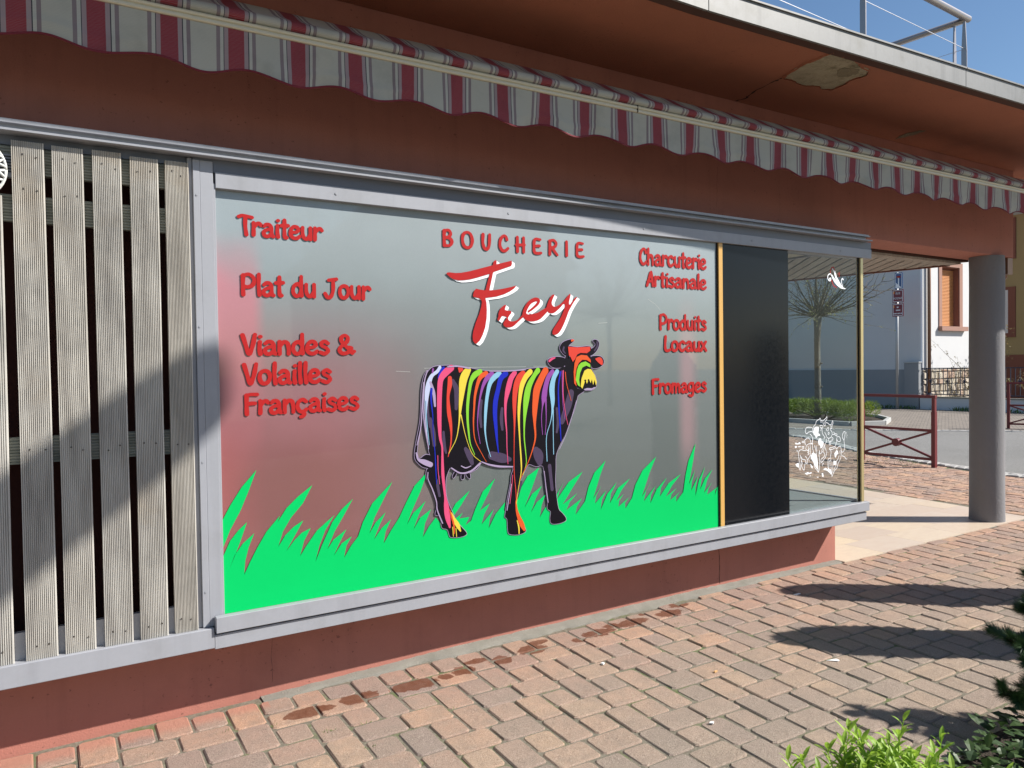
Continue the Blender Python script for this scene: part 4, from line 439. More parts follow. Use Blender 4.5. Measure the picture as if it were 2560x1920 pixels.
# concrete pavers : two lengths and a square in a random-looking repeating bond
U, V = .0760, .0785
X0, Y0 = 1.375, -.292
CELL = [(2,4,-3,-1),(-2,0,-3,-1),(2,5,-1,1),(5,8,-1,1),(0,2,-3,0),(4,6,-4,-1)]
def paver_mesh(nu, nv, seed):
    rd = random.Random(seed); hx, hy = nu*U/2-.0052, nv*V/2-.0052; q = MB(); r_ = .014
    def ring(hx, hy, r_, z): 
        out = []
        for sx, sy in ((-1,-1),(1,-1),(1,1),(-1,1)):
            a = (sx*(hx-r_), sy*hy); b_ = (sx*hx, sy*(hy-r_))
            out += [a, b_] if sx*sy < 0 else [b_, a]
        return [(p[0], p[1], z) for p in out]
    jit = [(rd.uniform(-.0022,.0022), rd.uniform(-.0022,.0022)) for _ in range(8)]
    R0 = ring(hx, hy, r_, -.05); R1 = ring(hx, hy, r_, -.006); R2 = ring(hx-.0065, hy-.0065, r_*.8, 0.0)
    for rg in (R0, R1, R2): q.v += [(p[0]+j[0], p[1]+j[1], p[2]+(rd.uniform(-.001,.001) if rg is R2 else 0)) for p, j in zip(rg, jit)]
    for i in range(8):
        j = (i+1) % 8; q.f.append((i, j, j+8, i+8)); q.f.append((i+8, j+8, j+16, i+16))
    q.f.append(tuple(range(16, 24))); q.mi = [0]*len(q.f)
    o = q.build('paver', M['paver']); me = o.data; bpy.data.objects.remove(o); return me
PM = {}
for nu, nv in ((3,2),(2,3),(2,2)): PM[(nu,nv)] = [paver_mesh(nu, nv, 10*nu+nv+100*k) for k in range(5)]
tiles = []
ROT = R(-1.2)
for i in range(-30, 30):
    for j in range(-40, 60):
        ox, oy = 8*i+4*j, 4*j
        for (a, b_, c_, d_) in CELL:
            cx, cy = (a+b_)/2+ox, (c_+d_)/2+oy
            x, y = cx*U, cy*V
            x, y = X0+x*math.cos(ROT)-y*math.sin(ROT), Y0+x*math.sin(ROT)+y*math.cos(ROT)
            if x < -2.2 or x > 14.2 or y < -5.5 or y > 7.5: continue
            if x > ip(NEAR, y)-.12: continue
            nu, nv = b_-a, d_-c_
            lim = -.012 if x < .95 else (-.066 if x < 5.55 else -.088)
            if x-nu*U*.5 < 8.62 and y < .6 and y+nv*V*.5 > lim:
                if y-nv*V*.5 > lim-.045: continue
                hv = (lim-(y-nv*V*.5)); tiles.append((x, lim-hv/2, nu, nv, hv)); continue
            if x-nu*U*.5 < 8.63+.127*y+.005 and y > -.1: continue
            tiles.append((x, y, nu, nv, 0))
def campt(p):
    d = Vector(p)-CAM; zc = d.dot(vz_c)
    if zc <= .1: return None
    return 1280+1923*d.dot(vx_c)/zc, 960-1923*d.dot(vy_c)/zc, zc
vis = []; rest = []
for tl in tiles:
    c_ = campt((tl[0], tl[1], gz(tl[1])))
    if c_ and -40 < c_[0] < 2600 and 700 < c_[1] < 1960: vis.append((c_[2], tl))
    else: rest.append(tl)
vis.sort(key=lambda q: q[0])
fore = empty('forecourt_paving'); tag(fore, kind='structure')
rd = random.Random(5)
for zc, (x, y, nu, nv, hv) in vis[:300]:
    o = bpy.data.objects.new('paver', rd.choice(PM[(nu,nv)])); o.scale = (1, hv/(nv*V) if hv else 1, 1); C.objects.link(o); o.parent = fore
    o.location = (x, y, gz(y)+.002+rd.uniform(-.003,.003)); o.rotation_euler = (math.atan(.03)+rd.uniform(-.012,.012), rd.uniform(-.012,.012), ROT+rd.uniform(-.012,.012))
far = [q[1] for q in vis[300:]]+rest
V_ = []; F_ = []; TI = []
for (x, y, nu, nv, hv) in far:
    sy_ = hv/(nv*V) if hv else 1
    me = rd.choice(PM[(nu,nv)]); base = len(V_); a = ROT+rd.uniform(-.008,.008); ca, sa = math.cos(a), math.sin(a); zz = gz(y)+.002+rd.uniform(-.003,.003); tx = rd.uniform(-.01,.01)
    for v in me.vertices: V_.append((x+v.co.x*ca-v.co.y*sy_*sa, y+v.co.x*sa+v.co.y*sy_*ca, zz+v.co.z+v.co.y*(.03 if y < 0 else 0)+v.co.x*tx))
    tv = rd.random()
    for p in me.polygons: F_.append(tuple(base+k for k in p.vertices)); TI.append(tv)
me = bpy.data.meshes.new('pavers_beyond'); me.from_pydata(V_, [], F_); me.materials.append(M['paver_far'])
at = me.attributes.new('tint', 'FLOAT', 'FACE'); at.data.foreach_set('value', TI)
o = bpy.data.objects.new('pavers_beyond', me); C.objects.link(o); o.parent = fore; o['kind'] = 'stuff'

# concrete haunching strip between wall and pavers (irregular edge, lightly domed)
mb = MB(); n = 120
for i in range(n+1):
    x = .955+(5.56-.955)*i/n; wdt = .062+.010*math.sin(i*.5)+rd.uniform(-.007,.007)
    hh_ = .024*min(1, (5.75-x)/1.7)*min(1, .1+(x-.95)*.9); mb.v += [(x,.0,hh_+rd.uniform(-.002,.003)), (x,-wdt*.55,hh_*.5+rd.uniform(-.002,.002)), (x,-wdt,.0), (x,-wdt-.006,-.03)]
for i in range(n):
    for k in range(3): a = 4*i+k; mb.f.append((a, a+1, a+5, a+4)); mb.mi.append(0)
o = mb.build('concrete_strip', M['concrete'], smooth=True); tag(o, kind='structure')

# porch floor tiles
pf = empty('porch_floor'); tag(pf, kind='structure')
TW, TH = .62, .37
row = 0; y = -.085
mb = MB(); mb.add([(5.53,-.085,-.006),(8.62,-.105,-.006),(8.86,1.9,-.006),(9.2,4.5,-.006),(5.53,4.5,-.006)], [(0,1,2,3,4)]); o = flat('floor_bed', mb, M['concrete'], pf)
def clip(poly, a, b, c):      # keep a*x+b*y<=c
    out = []
    for i in range(len(poly)):
        p, q = poly[i], poly[(i+1) % len(poly)]; dp = a*p[0]+b*p[1]-c; dq = a*q[0]+b*q[1]-c
        if dp <= 0: out.append(p)
        if dp*dq < 0: s = dp/(dp-dq); out.append((p[0]+(q[0]-p[0])*s, p[1]+(q[1]-p[1])*s))
    return out
while y < 4.4:
    x = 5.45-(row % 2)*TW*.5-.08*(row % 3)
    while x < 9.3:
        P_ = [(x+.0015,y+.0015),(x+TW-.0015,y+.0015),(x+TW-.0015,y+TH-.0015),(x+.0015,y+TH-.0015)]
        P_ = clip(P_, -1, 0, -5.535); P_ = clip(P_, 1, -.127, 8.63)   # right edge slants
        if len(P_) >= 3:
            q = MB().prism(P_, -.03, .004+rd.uniform(-.0006,.0006)); q.build('tile', M['tile'], pf)
        x += TW
    y += TH; row += 1

# ================================================================== SHOP BUILDING
shop = empty('shop_building', (2.7, 0, 0), label='terracotta red corner shop with a lettered display window and deep flat roof overhang', cat='building')
def sp(mb, name, mat, lab=None, **k):
    o = mb.build(name, mat, None, **k); o.parent = shop; o.matrix_parent_inverse = Matrix.Translation((-2.7,0,0))
    if lab: o['label'] = lab
    return o
def sub(o, par): o.parent = par; o.matrix_parent_inverse = par.matrix_world.inverted() if par.matrix_world != Matrix.Identity(4) else Matrix.Identity(4); return o
# walls
mb = MB(); mb.box(-3, 5.53, 0, .28, -.3, .50); mb.box(5.25, 5.53, .28, 4.2, -.3, .50); mb.box(.70, 4.72, .0, .28, .50, 2.635)
base = sp(mb, 'base_wall', M['terracotta'])
mb = MB(); mb.box(-3, .6995, .03, .28, .5005, 2.6345); sp(mb, 'recess_wall', M['recess_shade'])
mb = MB(); mb.box(-3, 8.474, 0, .32, 2.635, 3.5)
beam = sp(mb, 'beam_wall', M['terracotta'], bevel=.006)
mb = MB(); mb.box(4.45, 4.66, .285, 4.2, .5, 2.59); sp(mb, 'inner_wall', M['house_white'])
# wall cracks (thin dark lines)
def crack(pts, w_, name, par, plane='y', off=-.0012):
    q = MB()
    for i, (a, b_) in enumerate(pts):
        ww = w_*(.4+.6*abs(math.sin(i*2.3+1)))
        if plane == 'y': q.v += [(a-ww, off, b_), (a+ww, off, b_)]
        else: q.v += [(a, b_-ww, off), (a, b_+ww, off)]
    q.f = [(2*i, 2*i+1, 2*i+3, 2*i+2) for i in range(len(pts)-1)]; q.mi = [0]*len(q.f)
    o = flat(name, q, M['crack']); sub(o, par); return o
def wander(x0, z0, z1, amp, n, seed):
    r = random.Random(seed); x = x0; out = []
    for i in range(n+1): out.append((x, z0+(z1-z0)*i/n)); x += r.uniform(-amp, amp)
    return out
crack(wander(4.18, .355, .03, .004, 16, 2), .0028, 'crack', base)
crack(wander(1.02, .30, .06, .003, 12, 4), .0007, 'crack', base)
crack([(.45,.31),(.50,.316),(.56,.33),(.60,.336)], .003, 'crack', base); crack([(.78,.318),(.84,.31),(.9,.315),(.95,.333)], .0016, 'crack', base)
crack(wander(4.2, 3.0, 2.72, .006, 12, 9), .0008, 'crack', beam)
# soffit (roof edge drifts away from the wall towards the right)
def ye(x): return -.926-.0463*(x-3.17) if x > 3.1 else -.9225+.0015*(3.1-x)
mb = MB(); xs = [-3, 11.5]
mb.prism([(-3,ye(-3)+.03),(3.1,ye(3.1)+.03),(11.5,ye(11.5)+.03),(11.5,.6),(8.3,.6),(8.3,5),(-3,5)], 3.50, 3.585)
soffit = sp(mb, 'soffit', M['soffit'])
mb = MB()
for a_, b_ in ((-3,3.1),(3.1,11.5)): mb.prism([(a_,ye(a_)+.006),(b_,ye(b_)+.006),(b_,ye(b_)+.028),(a_,ye(a_)+.028)], 3.487, 3.585); mb.prism([(a_,ye(a_)+.03),(b_,ye(b_)+.03),(b_,ye(b_)+.085),(a_,ye(a_)+.085)], 3.488, 3.4995)
sp(mb, 'drip_strip', M['groove'])
# zinc sheets, butted with a visible seam
seams = [-3, -1.5, .75, 3.12, 5.50, 7.9, 10.2, 11.5]
for a, b_ in zip(seams, seams[1:]):
    q = MB(); a2, b2 = a+.003, b_-.003
    q.prism([(a2,ye(a2)-.012),(b2,ye(b2)-.012),(b2,ye(b2)+.004),(a2,ye(a2)+.004)], 3.478, 3.596)
    q.prism([(a2,ye(a2)-.022),(b2,ye(b2)-.022),(b2,ye(b2)+.30),(a2,ye(a2)+.30)], 3.597, 3.607)
    sp(q, 'roof_edge_sheet', M['metal_edge'])
mb = MB(); mb.prism([(-3,ye(-3)+.31),(3.1,ye(3.1)+.31),(11.5,ye(11.5)+.31),(11.5,5),(-3,5)], 3.586, 3.60); sp(mb, 'roof_deck', M['metal_edge'])
# fallen plaster
def patch(pts, z0, z1, name, mat, par, jag=.012, sub_=4):
    r = random.Random(len(pts)); P_ = []
    for i, p in enumerate(pts):
        q = pts[(i+1) % len(pts)]
        for k in range(sub_):
            f = k/sub_; j = jag if k else 0
            P_.append((p[0]+(q[0]-p[0])*f+r.uniform(-j,j), p[1]+(q[1]-p[1])*f+r.uniform(-j,j)))
    tri = tessellate_polygon([[Vector((a, b_, 0)) for a, b_ in P_]]); n = len(P_); q = MB()
    q.v = [(a, b_, z0) for a, b_ in P_]+[(a, b_, z1) for a, b_ in P_]; q.f = [tuple(t_) for t_ in tri]+[tuple(n+k for k in t_) for t_ in tri]+[(i,(i+1)%n,(i+1)%n+n,i+n) for i in range(n)]; q.mi = [0]*len(q.f)
    o = q.build(name, mat); sub(o, par); return o
patch(PATCH, 3.496, 3.512, 'plaster_patch', M['plaster'], soffit)
patch([(a*.98+.02*4.6, b_) for a, b_ in PATCH2], 3.493, 3.4955, 'loose_plaster', M['plaster_dark'], soffit)
patch(PATCH3, 3.497, 3.51, 'plaster_patch', M['plaster_dark'], soffit)
cx_ = sum(p[0] for p in PATCH)/len(PATCH); cy_ = sum(p[1] for p in PATCH)/len(PATCH)
for sgn, dz in ((1.0, .004),):      # ragged lip of hanging render round the patch
    r = random.Random(3); q = MB(); n = len(PATCH)
    for i in range(n*5):
        f = i/5.0; a = PATCH[int(f) % n]; b_ = PATCH[(int(f)+1) % n]; t_ = f-int(f); x = a[0]+(b_[0]-a[0])*t_; y = a[1]+(b_[1]-a[1])*t_
        k = 1.0+r.uniform(-.01,.02); x1, y1 = cx_+(x-cx_)*k, cy_+(y-cy_)*k; k2 = k+r.uniform(.02,.05); x2, y2 = cx_+(x-cx_)*k2, cy_+(y-cy_)*k2
        q.v += [(x1, y1, 3.488+r.uniform(-.003,.003)), (x2, y2, 3.4985)]
    m_ = n*5; q.f = [(2*i, 2*i+1, (2*i+3) % (2*m_), (2*i+2) % (2*m_)) for i in range(m_)]; q.mi = [0]*m_
    o = q.build('plaster_lip', M['soffit']); sub(o, soffit)
def crackz(pts, w_):
    q = MB(); r = random.Random(8); P_ = []
    for a, b_ in zip(pts, pts[1:]):
        for k in range(4): P_.append((a[0]+(b_[0]-a[0])*k/4+r.uniform(-.008,.008), a[1]+(b_[1]-a[1])*k/4+r.uniform(-.008,.008)))
    P_.append(pts[-1])
    for i, (x, y) in enumerate(P_): ww = w_*r.uniform(.3,1.3)*(1.3 if 12 < i < 20 else .8); q.v += [(x-ww, y-ww, 3.4988), (x+ww, y+ww, 3.4988)]
    q.f = [(2*i, 2*i+1, 2*i+3, 2*i+2) for i in range(len(P_)-1)]; q.mi = [0]*len(q.f); o = flat('soffit_crack', q, M['crack']); sub(o, soffit)
crackz(CRACK, .010)
# porch column (slightly uneven render)
mb = MB(); n = 40; zs = [-.02,.03,.08,.4,.8,1.2,1.6,2.0,2.3,2.5,2.634]
for z in zs:
    for k in range(n):
        a = 2*math.pi*k/n; r_ = .155+.0018*math.sin(3*a+z*5)+.0012*math.sin(7*a-z*9); r_ += .006*math.exp(-max(z,0)*18)
        mb.v.append((8.15+r_*math.cos(a), .155+r_*math.sin(a)-.055, z))
for i in range(len(zs)-1):
    for k in range(n): mb.f.append((i*n+k, i*n+(k+1)%n, (i+1)*n+(k+1)%n, (i+1)*n+k)); mb.mi.append(0)
sp(mb, 'porch_column', M['column'], smooth=True)
# porch soffit planks at 48 degrees, border boards
an = R(48); ux, uy = math.cos(an), math.sin(an); nx, ny = -uy, ux; PW = .112; GP = .0095
for k in range(-40, 40):
    c0 = k*PW
    P_ = [(5.6+ux*-6+nx*(c0+GP), .35+uy*-6+ny*(c0+GP)), (5.6+ux*8+nx*(c0+GP), .35+uy*8+ny*(c0+GP)), (5.6+ux*8+nx*(c0+PW-GP), .35+uy*8+ny*(c0+PW-GP)), (5.6+ux*-6+nx*(c0+PW-GP), .35+uy*-6+ny*(c0+PW-GP))]
    P_ = clip(P_, 0, -1, -.475); P_ = clip(P_, 0, 1, 4.0); P_ = clip(P_, -1, 0, -4.7); P_ = clip(P_, 1, .2, 8.22)
    if len(P_) >= 3:
        q = MB().prism(P_, 2.600+rd.uniform(-.0015,.0015), 2.618); sp(q, 'soffit_plank', M['plank'])
mb = MB(); mb.box(5.0, 8.14, .345, .47, 2.592, 2.615); sp(mb, 'border_board', M['plank'])
mb = MB(); mb.prism([(4.6,.33),(8.26,.33),(7.52,4.05),(4.6,4.05)], 2.619, 2.66); sp(mb, 'porch_ceiling_backing', M['groove'])
mb = MB(); mb.prism([(8.15,.48),(8.19,.48),(7.47,4.05),(7.43,4.05)], 2.589, 2.618); sp(mb, 'porch_edge_board', M['brownred'])
mb = MB(); mb.prism([(8.40,.02),(8.50,.02),(8.50,.16),(8.40,.16)], 2.47, 2.633); mb.tube([(8.45,.09,2.469),(8.42,.12,2.38),(8.40,.14,2.30),(8.40,.14,1.9)], [.05,.03,.024,.024], 10); sp(mb, 'rain_outlet', M['pipe'])
# ------------------------------------------------------------------ display window (part) and what is fixed to it (sub-parts)
FY = -.22     # frame front
win = MB()
win.box(.752, 5.70, FY, -.13, 2.420, 2.490)                       # head frame (lower lip)
win.box(.637, .657, FY+.012, -.12, .462, 2.543); win.box(.6575, .686, FY-.002, -.12, .462, 2.535); win.box(.6865, .742, FY, -.12, .462, 2.535)
win.box(.742, .752, FY+.006, -.12, .462, 2.4895)
win.box(.752, 5.585, FY-.004, -.13, .462, .4985)
window = sp(win, 'display_window', M['frame'], 'large grey framed display window with frosted lettered pane', bevel=.0015, seg=1)
def ws(mb, name, mat, lab=None, fl=False, **k):
    o = flat(name, mb, mat) if fl else mb.build(name, mat, None, **k)
    o.parent = window; o.matrix_parent_inverse = window.matrix_world.inverted()
    if lab: o['label'] = lab
    return o
bpy.context.view_layer.update()
q = MB(); q.box(.705, 5.595, -.262, -.225, .437, .508); ws(q, 'upper_sill', M['frame'], bevel=.002, seg=1)
q = MB(); q.box(.7002, 5.57, -.2046, -.0012, .4002, .4615); ws(q, 'sill_recess', M['shaded_frame'])
q = MB(); q.prism([(-.247,.370),(-.001,.370),(-.001,.46),(-.247,.46)], -3, .70, axis='x'); ws(q, 'lower_sill', M['frame'], bevel=.003, seg=2)
q = MB(); q.prism([(-.247,.364),(-.001,.364),(-.001,.40),(-.2055,.40),(-.2055,.428),(-.247,.428)], .7002, 5.578, axis='x'); ws(q, 'lower_sill', M['frame'], bevel=.002, seg=1)
# channel above
q = MB(); q.box(-3, 5.60, -.262, -.001, 2.585, 2.593); q.box(-3, 5.60, -.236, -.001, 2.556, 2.585); q.box(-3, 5.62, -.262, -.236, 2.578, 2.5849)
q.box(-3, 5.64, -.268, -.001, 2.547, 2.5555); ws(q, 'head_channel', M['frame'])
q = MB(); q.box(.66, 5.55, -.214, -.001, 2.44, 2.5465); ws(q, 'head_web', M['shaded_frame'])
q = MB(); q.box(-3, .636, -.192, -.001, 2.508, 2.5465); ws(q, 'head_web', M['shaded_frame'])
q = MB(); q.box(.745, 5.70, FY+.004, -.13, 2.4905, 2.546); ws(q, 'head_box', M['shaded_frame'])  # split from the frame at the channel's shadow line, coloured darker
# film pane
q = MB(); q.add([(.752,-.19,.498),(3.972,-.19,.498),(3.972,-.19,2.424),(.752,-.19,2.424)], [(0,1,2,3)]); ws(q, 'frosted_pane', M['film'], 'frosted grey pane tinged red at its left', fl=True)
q = MB(); q.box(3.972, 3.980, -.198, -.188, .50, 2.42); ws(q, 'dark_seal', M['black_gap'])
q = MB(); q.box(3.980, 4.016, -.207, -.15, .50, 2.42); ws(q, 'orange_mullion', M['gold'])
q = MB(); q.box(4.016, 4.71, -.197, -.17, .50, 2.42); ws(q, 'black_panel', M['blackpanel'])
q = MB(); q.box(4.711, 5.556, -.197, -.191, .50, 2.42); ws(q, 'glass_pane', M['glass'], 'clear front glass pane with white decals')
q = MB(); q.box(5.593, 5.599, -.17, 1.55, .50, 2.50); ws(q, 'glass_pane', M['glass'], 'clear side glass pane of the corner')
q = MB(); q.box(5.557, 5.566, -.198, -.188, .50, 2.42); ws(q, 'dark_seal', M['black_gap'])
q = MB(); q.box(5.567, 5.602, -.212, -.172, .50, 2.42); ws(q, 'brass_corner_post', M['brass'], bevel=.003)
for a_, b_ in ((.497,.516),(2.49,2.53)): q = MB(); q.box(5.575, 5.605, -.16, 1.55, a_, b_); ws(q, 'side_rail', M['frame'])
q = MB(); q.box(4.72, 5.574, -.16, 1.55, .47, .507); ws(q, 'display_shelf', M['shelf'])
q = MB(); q.box(4.72, 5.574, -.16, 1.55, 2.505, 2.52); ws(q, 'display_ceiling', M['ceil'])
for a_ in ((5.47, 5.56, -.1, -.04, 2.46, 2.5045), (4.78, 4.92, .1, .3, 2.47, 2.5045)): q = MB(); q.box(*a_); ws(q, 'spotlight', M['white'])

# ------------------------------------------------------------------ lettering: brush glyphs traced as signed-distance unions
GL = {
'a': (.60, [[(.10,.53),(.2,.63),(.34,.62),(.43,.48),(.44,.25),(.46,.06),(.52,.03)],[(.43,.38),(.24,.37),(.08,.24),(.12,.05),(.28,.03),(.42,.17)]]),
'c': (.54, [[(.44,.55),(.3,.65),(.12,.54),(.06,.28),(.16,.06),(.32,.03),(.46,.15)]]),
'ç': (.56, [[(.44,.55),(.3,.65),(.12,.54),(.06,.28),(.16,.06),(.32,.03),(.46,.15)],[(.28,.02),(.36,-.09),(.3,-.2),(.2,-.24)]]),
'd': (.60, [[(.45,1.02),(.44,.5),(.46,.04)],[(.43,.5),(.28,.64),(.1,.5),(.06,.22),(.18,.03),(.34,.08),(.43,.28)]]),
'e': (.55, [[(.09,.33),(.3,.35),(.43,.46),(.36,.62),(.2,.63),(.08,.47),(.06,.2),(.18,.04),(.36,.04),(.48,.15)]]),
'g': (.60, [[(.40,.58),(.24,.64),(.08,.48),(.08,.22),(.22,.1),(.4,.24)],[(.44,.64),(.45,.2),(.42,-.16),(.28,-.28),(.1,-.22)]]),
'h': (.60, [[(.1,1.02),(.08,.5),(.08,.02)],[(.09,.36),(.22,.6),(.38,.58),(.44,.35),(.45,.02)]]),
'i': (.24, [[(.12,.63),(.1,.3),(.13,.03)],[(.13,.88),(.15,.89)]]),
'l': (.24, [[(.12,1.03),(.1,.5),(.13,.02)]]),
'm': (.80, [[(.08,.64),(.07,.02)],[(.08,.4),(.2,.61),(.34,.58),(.37,.3),(.36,.02)],[(.38,.4),(.5,.61),(.62,.57),(.66,.3),(.66,.02)]]),
'n': (.58, [[(.08,.64),(.07,.02)],[(.08,.38),(.24,.61),(.4,.57),(.45,.3),(.45,.02)]]),
'o': (.58, [[(.28,.64),(.12,.56),(.06,.3),(.14,.06),(.3,.02),(.44,.14),(.49,.38),(.42,.58),(.28,.64)]]),
'r': (.46, [[(.09,.65),(.09,.3),(.08,.02)],[(.1,.4),(.22,.59),(.34,.64),(.42,.55)]]),
's': (.50, [[(.40,.55),(.27,.65),(.12,.57),(.15,.42),(.34,.31),(.41,.15),(.25,.02),(.07,.09)]]),
't': (.42, [[(.2,.93),(.19,.5),(.2,.06),(.28,.02)],[(.04,.63),(.36,.66)]]),
'u': (.58, [[(.08,.63),(.08,.25),(.18,.05),(.32,.07),(.44,.3)],[(.45,.64),(.45,.02)]]),
'x': (.50, [[(.06,.62),(.44,.02)],[(.42,.64),(.05,.02)]]),
'T': (.60, [[(.33,.93),(.32,.5),(.36,.03)],[(.04,.92),(.18,.99),(.4,.97),(.62,.93)]]),
'P': (.70, [[(.13,.95),(.11,.5),(.12,.0)],[(.10,.92),(.38,1.0),(.6,.8),(.55,.5),(.32,.38),(.15,.42)]]),
'J': (.72, [[(.46,.93),(.45,.4),(.34,.08),(.17,.04),(.06,.22)],[(.24,.92),(.62,.99)]]),
'V': (.60, [[(.04,.96),(.15,.5),(.28,.04),(.42,.4),(.53,.99)]]),
'F': (.60, [[(.12,.95),(.11,.5),(.12,.0)],[(.10,.93),(.3,.98),(.56,.97)],[(.12,.5),(.3,.53),(.46,.53)]]),
'B': (.62, [[(.12,.97),(.10,.5),(.12,.03)],[(.1,.95),(.36,1.0),(.48,.8),(.36,.58),(.16,.53)],[(.2,.55),(.44,.5),(.54,.3),(.42,.07),(.1,.04)]]),
'O': (.74, [[(.36,.98),(.15,.86),(.07,.5),(.16,.13),(.36,.02),(.57,.14),(.65,.5),(.56,.87),(.36,.98)]]),
'U': (.60, [[(.10,.96),(.08,.42),(.18,.08),(.34,.04),(.46,.3),(.5,.97)]]),
'C': (.60, [[(.50,.74),(.44,.94),(.28,.97),(.1,.7),(.07,.3),(.22,.03),(.42,.05),(.56,.2)]]),
'H': (.62, [[(.1,.97),(.1,.03)],[(.5,.97),(.5,.03)],[(.03,.46),(.54,.5)]]),
'E': (.58, [[(.5,.95),(.22,.97),(.11,.8),(.09,.4),(.12,.1),(.3,.03),(.54,.07)],[(.1,.5),(.44,.53)]]),
'R': (.66, [[(.12,.95),(.1,.03)],[(.08,.93),(.36,1.0),(.54,.8),(.42,.56),(.1,.46)],[(.26,.5),(.42,.25),(.6,.03)]]),
'I': (.30, [[(.13,.97),(.13,.03)]]),
'A': (.58, [[(.05,.02),(.2,.5),(.36,.97),(.43,.5),(.49,.02)],[(.1,.32),(.44,.33)]]),
'L': (.54, [[(.12,1.0),(.08,.4),(.12,.07),(.3,.03),(.5,.12)]]),
'&': (.74, [[(.66,.04),(.44,.32),(.2,.62),(.17,.86),(.32,.98),(.46,.86),(.40,.62),(.16,.4),(.08,.2),(.2,.04),(.44,.08),(.62,.3),(.5,.36)],[(.56,.1),(.74,.14)]]),
' ': (.34, [])}
def catmull(P_, n=6):
    P_ = [np.array(p, float) for p in P_]; closed = len(P_) > 3 and np.allclose(P_[0], P_[-1]); out = []
    if len(P_) == 2: return [P_[0], P_[1]]
    for i in range(len(P_)-1):
        p0 = P_[i-1] if i > 0 else (P_[-2] if closed else 2*P_[0]-P_[1]); p1 = P_[i]; p2 = P_[i+1]
        p3 = P_[i+2] if i+2 < len(P_) else (P_[1] if closed else 2*P_[-1]-P_[-2])
        for k in range(n):
            t_ = k/n; out.append(.5*((2*p1)+(-p0+p2)*t_+(2*p0-5*p1+4*p2-p3)*t_*t_+(-p0+3*p1-3*p2+p3)*t_**3))
    out.append(P_[-1]); return out
def contours(strokes, step):
    """outline loops (simplified) of a union of round-brushed strokes; strokes: list of [(x,y,r)...]"""
    allp = np.array([p for s in strokes for p in s]); pad = allp[:,2].max()+3*step
    x0, y0 = allp[:,0].min()-pad, allp[:,1].min()-pad; nx_ = int((allp[:,0].max()+pad-x0)/step)+2; ny_ = int((allp[:,1].max()+pad-y0)/step)+2
    X, Y = np.meshgrid(x0+np.arange(nx_)*step, y0+np.arange(ny_)*step); D = np.full(X.shape, 1e9)
    for s in strokes:
        for a, b_ in zip(s, s[1:]):
            dx, dy = b_[0]-a[0], b_[1]-a[1]; l2 = dx*dx+dy*dy+1e-12; t_ = np.clip(((X-a[0])*dx+(Y-a[1])*dy)/l2, 0, 1)
            D = np.minimum(D, np.hypot(X-a[0]-t_*dx, Y-a[1]-t_*dy)-(a[2]+(b_[2]-a[2])*t_))
    D[np.abs(D) < 1e-7] = 1e-7
    segs = {}
    ins = D < 0
    for j in range(ny_-1):
        rowc = ins[j,:-1].astype(int)+2*ins[j,1:]+4*ins[j+1,1:]+8*ins[j+1,:-1]
        for i in np.nonzero((rowc > 0) & (rowc < 15))[0]:
            c_ = int(rowc[i]); E_ = {}
            def pt(e):
                if e == 0: f = D[j,i]/(D[j,i]-D[j,i+1]); return ('h', i, j), (x0+(i+f)*step, y0+j*step)
                if e == 1: f = D[j,i+1]/(D[j,i+1]-D[j+1,i+1]); return ('v', i+1, j), (x0+(i+1)*step, y0+(j+f)*step)
                if e == 2: f = D[j+1,i]/(D[j+1,i]-D[j+1,i+1]); return ('h', i, j+1), (x0+(i+f)*step, y0+(j+1)*step)
                f = D[j,i]/(D[j,i]-D[j+1,i]); return ('v', i, j), (x0+i*step, y0+(j+f)*step)
            tab = {1:[(3,0)],2:[(0,1)],3:[(3,1)],4:[(1,2)],5:[(3,0),(1,2)],6:[(0,2)],7:[(3,2)],8:[(2,3)],9:[(2,0)],10:[(0,1),(2,3)],11:[(2,1)],12:[(1,3)],13:[(1,0)],14:[(0,3)]}[c_]
            for a, b_ in tab: ka, pa = pt(a); kb, pb = pt(b_); segs[ka] = (kb, pa)
    loops = []
    while segs:
        k0 = next(iter(segs)); k = k0; lp = []
        while k in segs: nk, p_ = segs.pop(k); lp.append(p_); k = nk
        if len(lp) > 5: loops.append(lp)
    def rdp(pts, e):
        if len(pts) < 3: return pts
        a, b_ = np.array(pts[0]), np.array(pts[-1]); d = b_-a; l_ = np.hypot(*d)+1e-12; A = np.array(pts)-a
        dist = np.abs(A[:,0]*d[1]-A[:,1]*d[0])/l_ if l_ > 1e-9 else np.hypot(A[:,0], A[:,1]); k = int(dist.argmax())
        if dist[k] < e: return [pts[0], pts[-1]]
        return rdp(pts[:k+1], e)[:-1]+rdp(pts[k:], e)
    out = []
    for lp in loops:
        h = len(lp)//2; s_ = rdp(lp[:h+1], step*.12)[:-1]+rdp(lp[h:]+[lp[0]], step*.12)[:-1]
        if len(s_) >= 3: out.append(s_)
    return out
def area(p): return .5*sum(p[i][0]*p[(i+1)%len(p)][1]-p[(i+1)%len(p)][0]*p[i][1] for i in range(len(p)))
def inside(pt, p):
    c_ = False
    for i in range(len(p)):
        a, b_ = p[i], p[(i+1)%len(p)]
        if (a[1] > pt[1]) != (b_[1] > pt[1]) and pt[0] < (b_[0]-a[0])*(pt[1]-a[1])/(b_[1]-a[1])+a[0]: c_ = not c_
    return c_
